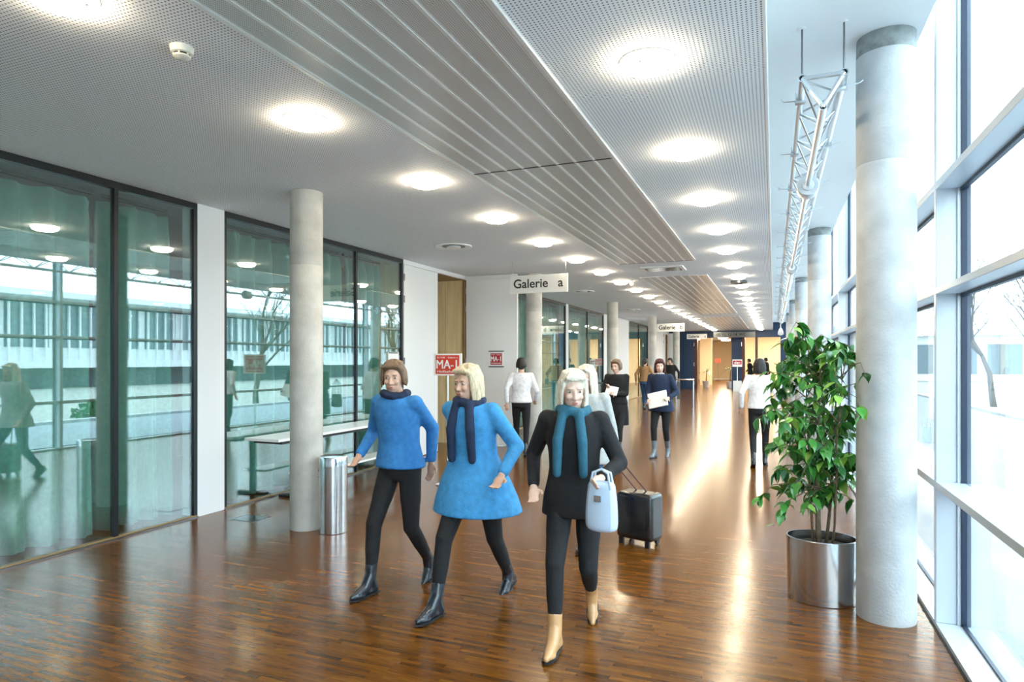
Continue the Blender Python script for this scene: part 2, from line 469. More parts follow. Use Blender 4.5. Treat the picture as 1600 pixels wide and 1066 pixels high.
fr = G().box(3.9, 4.1, YE, 58, 0, 3.4).build('wall_foyer_right', 'cream'); tag(fr, 'cream right wall of the foyer', kind='structure')
fp = G().box(-4.5, -3.75, 44, 44.4, 0, 3.2).build('wall_foyer_pier', 'cream'); tag(fp, 'cream pier seen through the left end opening', kind='structure')
fp = G().box(-2.2, 3.9, 46, 46.3, 0, 3.2).build('wall_foyer_inner', 'cream'); tag(fp, 'cream wall seen through the right end opening', kind='structure')
for k, (x, y_) in enumerate(((-3.0, 41), (-3.2, 46), (-3.4, 52), (-.8, 41), (.4, 43.5), (-4.8, 49))):
    t = thing('foyer_lamp', 'warm round foyer ceiling lamp, %s from the camera beyond the end wall' % ORD[k], 'lamp', (x, y_, 3.199), group='foyer lamps')
    G().lathe([(.34, 0), (.34, -.05), (.28, -.09)], 20).build('shade', 'warm_lamp', t)
    G().lathe([(.37, 0), (.37, -.03), (.345, -.03), (.345, 0)], 20).build('ring', 'lamp_rim', t)

# ================================================================== EXTERIOR
gr = G().box(XR + .2, 6.5, -25, 120, -.25, -.06).build('terrace_paving', 'paving'); tag(gr, 'pale grey terrace paving outside the windows', kind='structure')
gr = G().box(6.5, 140, -60, 200, -.35, -.12).build('lawn_ground', 'lawn'); tag(gr, 'dry winter lawn beyond the terrace', kind='structure')
G().box(6.35, 6.6, -25, 120, -.2, .02).build('kerb', 'concrete_pale', gr)
bd = thing('office_building', 'long white building with vertical slats across the lawn', 'building', (30, 20, 0))
G().box(0, 10, -45, 80, 1.5, 5.4).build('upper_storey', 'facade', bd)
G().box(1.5, 10, -45, 80, -.2, 1.5).build('ground_storey', 'facade_dark', bd)
G().box(-1.2, 10, -45, 80, 5.4, 5.75).build('roof_edge', 'facade', bd)
G().box(-1.0, 0, -45, 80, 1.15, 1.5).build('balcony_edge', 'facade', bd)
wmesh = G().box(-.03, .0, 0, 2.5, 2.4, 5.1).mesh('window', 'facade_dark')
smesh = G().box(-.25, -.12, 0, .10, 1.6, 5.3).mesh('slat', 'facade')
for k in range(41): link('window', wmesh, bd, (0, -44.5 + k * 3.0, 0))
for k in range(180): link('slat', smesh, bd, (0, -44 + k * .69, 0))
b2 = thing('low_pavilion', 'low pale pavilion with flat roof beyond the bare trees', 'building', (9, 62, 0))
G().box(0, 16, 0, 8, -.1, 3.6).build('wall', 'facade', b2)
G().box(-.6, 16.6, -.7, 8.6, 3.6, 3.95).build('roof', 'facade', b2)
for k in range(5): G().box(.8 + k * 3, 3.1 + k * 3, -.04, 0, .5, 2.9).build('window', 'facade_dark', b2)

def bare_tree(label, loc, H, seed, spread=1.0, nb=5):
    r = random.Random(seed)
    t = thing('bare_tree', label, 'tree', loc, 0, 'bare trees outside')
    g = G(); tw = G()
    def grow(p, d, L, rad, lev):
        pts = [p]; rads = [rad]; n = 4
        for k in range(n):
            d = (d + Vector((r.uniform(-.22, .22), r.uniform(-.22, .22), r.uniform(-.05, .16)))).normalized()
            pts.append(pts[-1] + d * L / n); rads.append(rad * (1 - .55 * (k + 1) / n))
        (g if lev < 1 else tw).tube(pts, rads, 6 if lev < 2 else 4)
        if lev >= 4: return
        for k in range(nb if lev < 2 else 4):
            q = pts[r.choice((2, 3, 4))] if lev else pts[r.choice((2, 3, 3, 4, 4))]
            a = r.uniform(0, 6.28); el = r.uniform(.2, .95)
            nd = (d * .75 + Vector((math.cos(a) * el * spread, math.sin(a) * el * spread, .28))).normalized()
            grow(q, nd, L * r.uniform(.55, .75), max(.006, rad * .45), lev + 1)
    grow(Vector((0, 0, -.2)), Vector((0, 0, 1)), H * .38, H * .016, 0)
    g.build('trunk', 'bark', t, True); tw.build('branches', 'bark', t, True)
bare_tree('bare tree with spreading limbs, nearest the windows on the lawn', (8.2, 6.5, -.12), 8, 1, 1.3)
bare_tree('slender bare tree between the terrace and the slatted building', (8.0, 20.0, -.12), 8, 2)
bare_tree('bare tree seen through the near right window', (7.6, 29, -.12), 7.5, 3)
bare_tree('second bare tree seen through the near right window', (10.5, 34, -.12), 9, 4)
bare_tree('bare tree in front of the low pavilion', (10.5, 46, -.12), 8, 5)
bare_tree('bare tree far off on the lawn by the slatted building', (17, 14, -.12), 9, 6, 1.2)
def shrub(label, loc, rad, seed):
    r = random.Random(seed); t = thing('garden_shrub', label, 'shrub', loc, 0, 'shrubs on the lawn')
    g = G()
    for k in range(500):
        a = r.uniform(0, 6.28); e = r.uniform(.05, 1.5); q = rad * r.uniform(.55, 1)
        c = Vector((q * math.cos(a) * math.cos(e), q * math.sin(a) * math.cos(e), q * math.sin(e) * .8)); s_ = rad * .1
        d1 = Vector((r.uniform(-1, 1), r.uniform(-1, 1), r.uniform(-1, 1))) * s_; d2 = Vector((r.uniform(-1, 1), r.uniform(-1, 1), r.uniform(-1, 1))) * s_
        g.add([c - d1, c + d2, c + d1, c - d2], [(0, 1, 2, 3)])
    o = g.build('foliage', 'leaf_b', t); o['kind'] = 'stuff'
    st = G()
    for k in range(5):
        a = k * 1.26; st.tube([(0, 0, -.05), (rad * .5 * math.cos(a), rad * .5 * math.sin(a), rad * .5)], .02, 5)
    st.build('stems', 'bark', t)
shrub('round dark shrub left of the nearest lawn tree', (11, 4, -.12), 1.0, 1)
shrub('round dark shrub in front of the slatted building', (16, 9, -.12), 1.3, 2)
shrub('small dark shrub by the terrace kerb', (8, 13.5, -.12), .7, 3)

# ================================================================== COLUMNS
def column(label, x, y, r, top, m, grey):
    t = thing('concrete_column', label, 'column', (x, y, 0), 0, 'round concrete columns')
    g = G().lathe([(r * .985, 0), (r, .01), (r, .78 * top - .004), (r * .985, .78 * top), (r, .78 * top + .004), (r, top - (.12 if grey else 0))], 48)
    smooth_angle(g.build('shaft', m, t), 40)
    if grey: smooth_angle(G().lathe([(r * .99, top - .12), (r * .985, top - .001)], 48).build('rough_top', 'concrete_grey', t), 40)
for k, y_ in enumerate((5.05, 11.45, 17.85, 24.25, 30.65)):
    column('round concrete column on the left side of the hall, %s from the camera' % ORD[k], -4.19, y_, .153, CEIL, 'concrete', False)
for k, y_ in enumerate((4.66, 11.05, 17.45, 23.85, 30.25)):
    column('round pale concrete column along the windows, %s from the camera' % ORD[k], .655, y_, .168, HIGH, 'concrete_pale', True)

# ================================================================== CEILING FITTINGS
dome = G().lathe([(.136, -.001), (.135, -.024), (.119, -.044), (.085, -.056), (.045, -.062), (.012, -.063)], 24).mesh('glass_dome', 'lamp_glass', True)
rim = G().lathe([(.152, 0), (.150, -.004), (.143, -.006), (.137, -.004), (.137, 0)], 28).mesh('rim', 'lamp_rim', True)
clip = G().box(-.006, .006, -.004, .012, -.004, .006).mesh('clip', 'steel_dark')
for row, x, k0 in (('left', -2.92, 0), ('right', -.635, 0)):
    for k in range(22):
        y_ = 1.90 + 1.6135 * k
        if row == 'right' and k == 0: continue
        near = 'left of the metal strip' if row == 'left' else 'right of the metal strip'
        kk = k if row == 'left' else k - 1
        t = thing('ceiling_lamp', 'glowing round ceiling lamp, %s from the camera, %s' % (ORD[kk], near), 'ceiling lamp', (x, y_, CEIL), 0, 'round lamps in two rows on the ceiling')
        link('glass_dome', dome, t); link('rim', rim, t)
        if k < 5:
            for a in (20, 140, 260):
                c_ = link('clip', clip, t, (.112 * math.cos(R(a)), .112 * math.sin(R(a)), -.047)); c_.rotation_euler = (0, 0, R(a))
def detector(label, x, y_):
    t = thing('smoke_detector', label, 'smoke detector', (x, y_, CEIL), 0, 'smoke detectors')
    smooth_angle(G().lathe([(.058, 0), (.058, -.008), (.053, -.032), (.047, -.036)], 28).build('base', 'detector', t))
    G().lathe([(.040, -.034), (.040, -.046)], 20).build('vent_gap', 'black', t)
    for a in range(6):
        o = G().box(.036, .044, -.004, .004, -.047, -.034).build('rib', 'detector', t); o.rotation_euler = (0, 0, R(60 * a))
    smooth_angle(G().lathe([(.043, -.045), (.042, -.052), (.030, -.060), (.008, -.063)], 24).build('cap', 'detector', t))
detector('cream smoke detector on the ceiling near the upper left corner', -2.84, 2.46)
detector('small cream smoke detector beside the far left lamp row', -2.75, 13.5)
for k, (x, y_) in enumerate(((-4.22, 8.21), (-4.20, 11.9), (-4.15, 14.7), (-4.2, 20.6))):
    t = thing('air_diffuser', 'round white ceiling air diffuser over the left side, %s from the camera' % ORD[k], 'diffuser', (x, y_, CEIL), 0, 'round air diffusers')
    smooth_angle(G().lathe([(.26, 0), (.262, -.012), (.235, -.016), (.17, -.004), (.17, 0)], 32).build('ring', 'white_lacquer', t))
    smooth_angle(G().lathe([(.168, -.001), (.168, -.003)], 28).build('cavity', 'concrete_grey', t))
    smooth_angle(G().lathe([(.10, -.003), (.105, -.02), (.07, -.03), (.01, -.032)], 28).build('disc', 'white_lacquer', t))
t = thing('ceiling_plate', 'flat shiny rectangular plate on the ceiling between two metal strips', 'ceiling plate', (-1.8, 11.55, CEIL))
bevel(G().box(-.36, .36, -.3, .3, -.02, -.0).build('plate', 'white_lacquer', t), .004)
G().box(-.30, .30, -.22, .22, -.025, -.02).build('cover', 'chrome', t)
t = thing('beamer_lift_cover', 'dark ring fitting between two lamps beside the window strip', 'ceiling fitting', (-.66, 14.0, CEIL))
smooth_angle(G().lathe([(.16, 0), (.16, -.05), (.12, -.06), (.11, 0)], 24).build('ring', 'steel_dark', t))
G().lathe([(.105, -.001), (.105, -.03)], 20).build('core', 'black', t)

# lighting truss
tr = thing('lighting_truss', 'triangular aluminium truss hung under the raised ceiling by the windows', 'truss', (.275, 4.3, 0))
TX, ZT, ZB, TL = .115, 3.335, 3.145, 26.0
for x, z in ((-TX, ZT), (TX, ZT), (0, ZB)):
    c = G(); n = 16
    ring = lambda r_, y_: [(x + r_ * math.cos(2 * math.pi * i / n), y_, z + r_ * math.sin(2 * math.pi * i / n)) for i in range(n)]
    c.rings([ring(.012, .06), ring(.017, .0), ring(.0235, 0), ring(.0235, TL)], True)
    smooth_angle(c.build('chord', 'alu_truss', tr))
    G().rings([ring(.0165, .004), ring(.0165, .012)]).build('chord_plug', 'black_hole', tr)
def brace_mesh(p, q): return G().tube([p, q], .0075, 6).mesh('brace', 'alu_truss')
st_ = .29
b1 = brace_mesh((-TX, .04, ZT), (0, .04 + st_, ZB)); b1b = brace_mesh((-TX, .04 + 2 * st_, ZT), (0, .04 + st_, ZB))
b2_ = brace_mesh((TX, .04, ZT), (0, .04 + st_, ZB)); b2b = brace_mesh((TX, .04 + 2 * st_, ZT), (0, .04 + st_, ZB))
b3 = brace_mesh((-TX, .04, ZT), (TX, .04 + st_, ZT)); b3b = brace_mesh((-TX, .04 + 2 * st_, ZT), (TX, .04 + st_, ZT))
for k in range(int(TL / (2 * st_))):
    for m_ in (b1, b1b, b2_, b2b, b3, b3b): link('brace', m_, tr, (0, k * 2 * st_, 0))
for x0, z0, x1, z1 in ((-TX, ZT, TX, ZT), (-TX, ZT, 0, ZB), (TX, ZT, 0, ZB)):
    G().tube([(x0, .015, z0), (x1, .015, z1)], .015, 8).build('end_frame', 'alu_truss', tr)
rod = G().tube([(0, 0, ZT + .02), (0, 0, HIGH)], .0055, 8).mesh('hanging_rod', 'steel_dark')
rose = G().lathe([(.022, HIGH - .008), (.022, HIGH)], 12).mesh('rod_plate', 'white_lacquer')
for k in range(10):
    for s_ in (-1, 1):
        link('hanging_rod', rod, tr, (s_ * TX, .03 + 2.6 * k, 0)); link('rod_plate', rose, tr, (s_ * TX, .03 + 2.6 * k, 0))
clampg = G().box(-.03, .03, -.02, .02, -.04, -.026).box(-.03, -.024, -.02, .02, -.04, .03).tube([(-.03, 0, -.02), (-.10, 0, -.016)], .004, 6).tube([(-.10, 0, -.016), (-.118, 0, .004)], .004, 6).tube([(-.10, 0, -.016), (-.118, 0, -.034)], .004, 6)
cm = clampg.mesh('pipe_clamp', 'alu_truss')
cm2 = G().box(-.03, .03, -.02, .02, -.04, -.026).box(.024, .03, -.02, .02, -.04, .03).tube([(.03, 0, -.02), (.10, 0, -.01)], .004, 6).tube([(.10, 0, -.01), (.118, 0, .004)], .004, 6).mesh('pipe_clamp', 'alu_truss')
for k in range(22):
    link('pipe_clamp', cm, tr, (-TX, .32 + 1.17 * k, ZT)); link('pipe_clamp', cm2, tr, (TX, .18 + 1.17 * k, ZT))
for k, y_ in enumerate((6.2, 11.6, 17.0, 22.4, 27.2)):
    t = thing('truss_spotlight', 'pale round-bodied spotlight under the truss, %s from the camera' % ORD[k], 'spotlight', (.275, y_, ZB), 0, 'spotlights under the truss')
    n = 20; rg = lambda r_, y__: [(r_ * math.cos(2 * math.pi * i / n), y__, -.01 + r_ * math.sin(2 * math.pi * i / n)) for i in range(n)]
    smooth_angle(G().rings([rg(.05, -.06), rg(.085, -.06), rg(.09, -.05), rg(.09, .10), rg(.07, .14)]).build('housing', 'frame_alu', t))
    smooth_angle(G().rings([rg(.05, -.062), rg(.045, -.07), rg(.01, -.075)]).build('lens', 'alu_truss', t))
    G().box(-.035, .035, -.03, .0, .05, .1).build('bracket', 'alu_truss', t)
t = thing('spot_lamp', 'small white spotlight at the far end of the truss by the navy wall', 'spotlight', (.275, 30.2, 3.125))
G().tube([(0, 0, 0), (0, 0, -.18)], .02, 8).build('stem', 'frame_alu', t)
smooth_angle(G().tube([(0, .1, -.16), (0, -.02, -.24), (0, -.12, -.36)], [.06, .09, .12], 16).build('head', 'white_lacquer', t))

# ================================================================== SIGNS
def hanging_sign(label, xc, y_, wd, z0, z1, texts, m='sign_white', ink='ink', wire=True, cat='sign'):
    t = thing('hanging_sign', label, cat, (xc, y_, z0), 0)
    bevel(G().box(-wd / 2, wd / 2, -.012, .012, 0, z1 - z0).build('panel', m, t), .003)
    for x in (-wd / 2 + .04, wd / 2 - .04):
        if wire: G().tube([(x, 0, z1 - z0), (x, 0, CEIL - z0)], .003, 6).build('wire', 'steel_dark', t)
    for body, x, z, s_, b in texts: text(body, s_, 'lettering', ink, t, (x, -.0135, z), bold=b)
hanging_sign('hanging white sign reading Galerie a', -3.56, 9.95, 1.0, 2.72, 3.015, (('Galerie', -.44, .09, .205, .003), ('a', .335, .09, .205, .003)))
hanging_sign('hanging white sign reading Galerie b', -3.38, 23.3, .96, 2.63, 2.92, (('Galerie', -.42, .085, .2, .004), ('b', .32, .085, .2, .004)))
hanging_sign('hanging white sign reading Galerie in front of the navy end wall', -3.57, 33.5, .98, 2.68, 2.93, (('Galerie', -.42, .07, .18, .004), ('c', .36, .07, .18, .004)))
hanging_sign('wide dark grey sign reading 10, 11, 12-14, WC above the end openings', -1.95, 36.2, 2.1, 2.83, 3.12, (('10, 11, 12-14, WC', -.92, .085, .2, .002),), m='sign_grey', ink='black_hole')
def poster_face(t, wd, hg, m, z, small=True, pad=.0):
    G().box(-wd / 2, wd / 2, -.014, -.0125, z, z + hg).build('red_field', m, t)
    for q_, db in enumerate((-.0035, .0035, -.0012, .0012)):      # heavy strokes
        text('MA-1', hg * .66, 'lettering', 'paper', t, (db, -.0155 - .0018 * q_, z + hg * .29), align='CENTER', fit=wd * .86)
    text('Heilbehelfe', hg * .19, 'lettering', 'paper', t, (0, -.0155, z + hg * .07), align='CENTER', fit=wd * .86)
    text('Di 9.00    Galerie a', hg * .13, 'lettering', 'paper', t, (0, -.0155, z + hg * .83), align='CENTER', fit=wd * .86)
t = thing('sign_stand', 'red MA-1 sign on a slim chrome floor stand before the white door', 'sign stand', (-3.93, 7.48, 0))
smooth_angle(G().lathe([(.155, 0), (.155, .008), (.14, .016), (.03, .022), (.012, .03)], 32).build('base', 'chrome', t))
G().tube([(0, 0, .02), (0, 0, 1.44)], .010, 10).build('pole', 'chrome', t)
bevel(G().box(-.205, .205, -.012, .008, 1.42, 1.705).build('board', 'paper', t), .002)
poster_face(t, .345, .245, 'sign_red', 1.44)
t = thing('door_poster', 'small dark red MA-1 poster between grey rails on the open white door', 'poster', (-4.86, 11.215, 1.49))
G().box(-.145, .145, -.0125, .003, .02, .285).build('sheet', 'paper', t)
poster_face(t, .235, .215, 'sign_red_dark', .045)
for z in (0, .29): G().box(-.155, .155, -.016, .003, z, z + .018).build('rail', 'sign_grey', t)
t = thing('paper_notice', 'small white paper notice on the glass left of the closed door leaf', 'notice', (XL + .002, 8.7, 1.53))
G().box(-.010, .002, -.15, .15, 0, .22).build('sheet', 'paper', t)
G().box(.0025, .0035, -.14, .12, .195, .215).build('heading', 'sign_grey', t)
G().box(.0025, .0035, -.03, .05, .08, .10).build('print', 'sign_grey', t)
t = thing('sign_stand', 'white-bordered dark red sign on a stand before the navy pillar', 'sign stand', (-1.75, 35.4, 0))
G().box(-.2, .2, -.12, .12, 0, .55).build('leaflet_box', 'white_lacquer', t)
G().tube([(0, 0, .5), (0, 0, 1.3)], .02, 8).build('pole', 'white_lacquer', t)
G().box(-.24, .24, -.012, .008, 1.28, 1.66).build('board', 'paper', t)
G().box(-.21, .21, -.014, -.0125, 1.40, 1.60).build('red_field', 'sign_red_dark', t)
text('den', .2, 'lettering', 'paper', t, (0, -.016, 1.43), align='CENTER', bold=.004)
t = thing('sign_stand', 'small red sign on a stand inside the cream foyer', 'sign stand', (-4.05, 53, 0))
G().lathe([(.2, 0), (.2, .03), (.02, .04)], 16).build('base', 'steel_dark', t)
G().tube([(0, 0, .03), (0, 0, 1.5)], .02, 8).build('pole', 'chrome', t)
G().box(-.2, .2, -.012, .012, 1.42, 1.75).build('board', 'sign_red', t)
t = thing('sign_stand', 'red and white sign on a stand beside the fourth left column', 'sign stand', (-4.32, 26.5, 0))
G().lathe([(.16, 0), (.16, .012), (.02, .025)], 20).build('base', 'chrome', t)
G().tube([(0, 0, .02), (0, 0, 1.4)], .012, 8).build('pole', 'chrome', t)
G().box(-.21, .21, -.012, .008, 1.4, 1.69).build('board', 'paper', t)
poster_face(t, .37, .25, 'sign_red', 1.42)

# ================================================================== FURNITURE
t = thing('waste_bin', 'brushed steel cylindrical waste bin beside the nearest left column', 'bin', (-3.86, 5.03, 0))
smooth_angle(G().lathe([(.126, 0), (.13, .004), (.13, .70), (.127, .705)], 48).build('body', 'steel', t), 30)
smooth_angle(G().lathe([(.131, .62), (.133, .622), (.133, .705), (.128, .715), (.112, .712), (.085, .69), (.085, .63)], 48, cap=False).build('ring_top', 'steel', t), 30)
G().lathe([(.086, .64), (.086, .66)], 32).build('opening', 'black_hole', t)
lg = G().tube([(-.105, -.085, .60), (-.13, -.012, .60)], .003, 5).tube([(-.105, -.085, .52), (-.13, -.012, .52)], .003, 5).tube([(-.105, -.086, .59), (-.128, -.03, .53)], .003, 5)
lg.build('logo_mark', 'black', t)
t = thing('wall_table', 'long white table with black frame against the glazing behind the column', 'table', (-5.22, 7.1, 0))
bevel(G().box(-.24, .24, -1.55, 1.65, .725, .755).build('table_top', 'white_lacquer', t), .004)
G().box(-.2, .2, -1.45, 1.55, .69, .725).build('apron', 'black', t)
for yy in (-1.0, 1.2):
    G().box(-.03, .03, yy - .03, yy + .03, .02, .70).build('leg', 'black', t)
    bevel(G().box(-.22, .22, yy - .04, yy + .04, 0, .03).build('foot', 'black', t), .005)
G().box(-.14, .14, -.95, 1.15, .26, .285).build('shelf', 'white_lacquer', t)
t = thing('floor_hatch', 'square steel-edged floor box lid in the parquet by the glazing', 'floor box', (-4.97, 5.13, 0))
G().box(-.16, .16, -.13, .13, -.001, .002).build('lid', 'steel_dark', t)
G().box(-.135, .135, -.105, .105, .002, .0035).build('inlay', 'parquet', t)
t = thing('barrier_rail', 'chrome barrier rail standing by the far white door', 'barrier', (-2.78, 22.4, 0))
for x in (-.28, .28):
    G().tube([(x, 0, .01), (x, 0, .95)], .02, 8).build('post', 'chrome', t)
    G().box(x - .03, x + .03, -.2, .2, 0, .02).build('foot', 'chrome', t)
G().tube([(-.3, 0, .96), (.3, 0, .96)], .025, 8).build('top_rail', 'chrome', t)
G().box(-.26, -.16, -.01, .01, .3, .9).build('panel', 'sign_grey', t)
t = thing('bistro_table', 'small dark high table by the far glazing behind the third column', 'table', (-4.95, 18.8, 0))
G().lathe([(.25, 0), (.25, .02), (.03, .04)], 20).build('base', 'steel_dark', t)
G().tube([(0, 0, .03), (0, 0, .93)], .03, 10).build('pole', 'chrome', t)
G().lathe([(.28, .93), (.28, .955)], 24).build('table_top', 'black', t)
t = thing('foyer_bench', 'small wooden bench table inside the cream foyer', 'bench', (-4.55, 50, 0))
G().box(-.6, .45, -.25, .25, .66, .72).build('top', 'oak_dark', t)
for x in (-.5, .3): G().box(x, x + .06, -.2, .2, 0, .66).build('leg', 'oak_dark', t)

# ================================================================== POTTED FICUS
fx, fy = .30, 4.86
t = thing('potted_ficus', 'leafy green weeping fig tree in an oval steel planter beside the column', 'plant', (fx, fy, 0))
pot = G().lathe([(.195, 0), (.20, .004), (.205, .42), (.202, .423), (.196, .423), (.193, .37)], 64, sx=1.08, sy=.9, cap=False)
smooth_angle(pot.build('planter', 'steel', t), 30)
G().lathe([(.194, .0), (.194, .36), (.15, .375), (.02, .38)], 40, sx=1.06, sy=.88).build('soil', 'soil', t)
rf = random.Random(11)
tips = []
stems = [((-.02, 0), .017), ((.03, .02), .012), ((.06, -.03), .009), ((-.05, .03), .009), ((.0, .05), .008)]
for (sx, sy), r0 in stems:
    g = G(); p = Vector((sx, sy, .36)); pts = [p]; rads = [r0]
    d = Vector((sx * 1.2, sy * 1.2, 1)).normalized(); hgt = rf.uniform(1.15, 1.45) if r0 > .01 else rf.uniform(.8, 1.35)
    for k in range(8):
        d = (d + Vector((rf.uniform(-.1, .1), rf.uniform(-.1, .1), .25))).normalized()
        pts.append(pts[-1] + d * hgt / 8); rads.append(r0 * (1 - .09 * (k + 1)))
    g.tube(pts, rads, 7).build('stem', 'ficus_bark', t, True)
    for k in range(2, 9):
        for q in range(3):
            a = rf.uniform(0, 6.28); h_ = pts[k].z
            reach = (.26 if h_ > .9 else .20) * rf.uniform(.45, 1.1)
            if h_ > 1.6: reach *= .62
            b = pts[k] + Vector((math.cos(a) * reach, math.sin(a) * reach, rf.uniform(.02, .22)))
            e = b + Vector((math.cos(a) * .07, math.sin(a) * .07, -rf.uniform(.02, .12)))
            tips.append([pts[k], (pts[k] + b) / 2 + Vector((0, 0, .04)), b, e])
# long drooping shoots to the left, low
for dx, dz, z0 in ((-.40, -.10, .75), (-.36, .08, .95), (-.42, -.05, 1.25), (-.30, -.28, .72), (.30, .0, .9), (.30, .1, 1.2), (-.34, .12, 1.42), (.26, -.12, .72)):
    p = Vector((0, 0, z0)); b = p + Vector((dx * .75, rf.uniform(-.08, .08), dz * .5 + .05)); e = p + Vector((dx, rf.uniform(-.1, .1), dz))
    tips.append([p, (p + b) / 2 + Vector((0, 0, .03)), b, e])
tw = G()
tips = [c for c in tips if all(math.hypot(q.x + fx - .655, q.y + fy - 4.66) > .2 for q in c)]
for c in tips: tw.tube(c, [.004, .003, .0025, .0015], 4)
o = tw.build('twigs', 'ficus_bark', t); o['kind'] = 'stuff'
def leaf_g(L, W):
    z = lambda x: -.22 * x * x / L
    prof = [(0, .0), (.12, .55), (.35, 1.0), (.62, .78), (.85, .3)]
    vs = []; fs = []
    for s_, w_ in prof:
        x_ = s_ * L
        vs += [(x_, -w_ * W / 2, z(x_) + .12 * w_ * W), (x_, 0, z(x_)), (x_, w_ * W / 2, z(x_) + .12 * w_ * W)]
    vs.append((L, 0, z(L) - .01))
    for k in range(len(prof) - 1):
        a = 3 * k; fs += [(a, a + 3, a + 4, a + 1), (a + 1, a + 4, a + 5, a + 2)]
    k = 3 * (len(prof) - 1); fs += [(k, len(vs) - 1, k + 1), (k + 1, len(vs) - 1, k + 2)]
    return vs, fs
lm = []
for m_ in ('leaf_a', 'leaf_b', 'leaf_a', 'leaf_c'):
    vs, fs = leaf_g(.098, .052); lm.append(G().add(vs, fs).mesh('leaf', m_, True))
leaves = []
for c in tips:
    for k in range(13):
        s_ = rf.uniform(.25, 1.0) * 2.999; i = int(s_); fr_ = s_ - i
        p = c[i].lerp(c[i + 1], fr_)
        leaves.append((p, rf.uniform(0, 6.28), rf.uniform(.1, 1.25), rf.uniform(-.6, .6), rf.uniform(.75, 1.2), rf.choice((0, 0, 1, 1, 2, 3))))
def leaf_matrix(p, a, tilt, roll, s_):
    return Matrix.Translation(p) @ Matrix.Rotation(a, 4, 'Z') @ Matrix.Rotation(tilt, 4, 'Y') @ Matrix.Rotation(roll, 4, 'X') @ Matrix.Scale(s_, 4)
leaves = [q for q in leaves if math.hypot(q[0].x + fx - .655, q[0].y + fy - 4.66) > .25]
leaves.sort(key=lambda q: q[0].y - .3 * abs(q[0].x))
rest = {}
for i, (p, a, ti, ro, s_, mi) in enumerate(leaves):
    mw = leaf_matrix(p, a, ti, ro, s_)
    if i < 300:
        o = link('leaf', lm[mi], t); o.matrix_local = mw
    else:
        vs, fs = leaf_g(.098, .052); rest.setdefault(mi % 2 if mi < 3 else 3, G()).add([mw @ Vector(v) for v in vs], fs)
for mi, g in rest.items():
    o = g.build('foliage', ('leaf_a', 'leaf_b', 'leaf_a', 'leaf_c')[mi], t, True); o['kind'] = 'stuff'

def palm(label, loc, H, n=26, m='leaf_b'):
    t = thing('potted_palm', label, 'plant', loc, 0, 'palms at the end of the hall')
    smooth_angle(G().lathe([(.17, 0), (.22, .38), (.2, .38), (.19, .33)], 20).build('pot', 'white_lacquer', t))
    G().tube([(0, 0, .3), (.03, 0, H * .55)], [.035, .02], 7).build('stem', 'ficus_bark', t)
    r = random.Random(int(H * 100)); g = G()
    for k in range(n):
        a = r.uniform(0, 6.28); e = r.uniform(.2, 1.2); L = H * r.uniform(.3, .45); p = Vector((.03, 0, H * .55)); w_ = .022
        pts = []
        for q in range(6):
            s_ = q / 5; pts.append(p + Vector((math.cos(a) * L * s_ * math.cos(e * .6), math.sin(a) * L * s_ * math.cos(e * .6), L * (s_ * math.sin(e) * 1.1 - .75 * s_ * s_))))
        sd = Vector((-math.sin(a), math.cos(a), 0))
        vs = []; fs = []
        for q, pt in enumerate(pts): vs += [pt - sd * w_ * (1.05 - q / 5), pt + sd * w_ * (1.05 - q / 5)]
        for q in range(5): fs.append((2 * q, 2 * q + 1, 2 * q + 3, 2 * q + 2))
        g.add(vs, fs)
    o = g.build('fronds', m, t); o['kind'] = 'stuff'
palm('feathery palm at the right end of the hall by the last column', (.18, 35.2, 0), 2.3)
palm('dark palm behind the navy pillar in the foyer', (-2.35, 39.5, 0), 1.9)
palm('dark palm inside the left end opening', (-3.75, 40.2, 0), 1.7)

# ================================================================== CURTAINS
def curtain(label, y0, y1, x=-5.80, folds=.26, amp=.12, seed=0, group='green curtains behind the glazing'):
    r = random.Random(seed); ny = int((y1 - y0) / .012); nz = 14
    ph = [r.uniform(0, 6.28) for _ in range(4)]
    g = G(); vs = []
    for j in range(nz + 1):
        z = .03 + (CEIL - .14 - .03) * j / nz; tz = j / nz
        for i in range(ny + 1):
            yy = y0 + (y1 - y0) * i / ny
            q = yy / folds * 6.283 + 1.5 * math.sin(yy * 2.1 + ph[0]) + .3 * math.sin(z * 1.3 + ph[1])
            am = amp * (.75 + .25 * math.sin(yy * 3.7 + ph[2])) * (1 if tz < .93 else .55)
            xx = x + am * (math.sin(q + .55 * math.sin(q)) + .3 * math.sin(2 * q + ph[3] + z * .8))
            vs.append((xx, yy, z + (.012 * math.sin(q * .5) if j == nz else 0)))
    fs = [(j * (ny + 1) + i, j * (ny + 1) + i + 1, (j + 1) * (ny + 1) + i + 1, (j + 1) * (ny + 1) + i) for j in range(nz) for i in range(ny)]
    t = thing('curtain', label, 'curtain', (0, 0, 0), 0, group)
    o = g.add(vs, fs).build('cloth', 'curtain', t, True)
    so = o.modifiers.new('thick', 'SOLIDIFY'); so.thickness = .003
    G().box(x - .02, x + .02, y0, y1, CEIL - .10, CEIL - .07).build('curtain_rail', 'frame_dark', t)
curtain('green pleated curtain in the bay nearest the camera, left of the black mullion', -.4, 4.05, seed=1)
curtain('green pleated curtain between the first black mullion and the white pier', 4.12, 4.84, seed=2, folds=.2)
curtain('green pleated curtain behind the nearest left column', 5.36, 7.68, seed=3)
curtain('green pleated curtain beside the closed white door leaf', 7.78, 8.72, seed=4, folds=.22)
curtain('green pleated curtain behind the second left column', 11.5, 17.6, seed=5)
curtain('green pleated curtain between the white post and the third left column', 18.05, 22.1, seed=6)
curtain('green pleated curtain in the farthest glazed bay', 26.5, 32.9, seed=7)

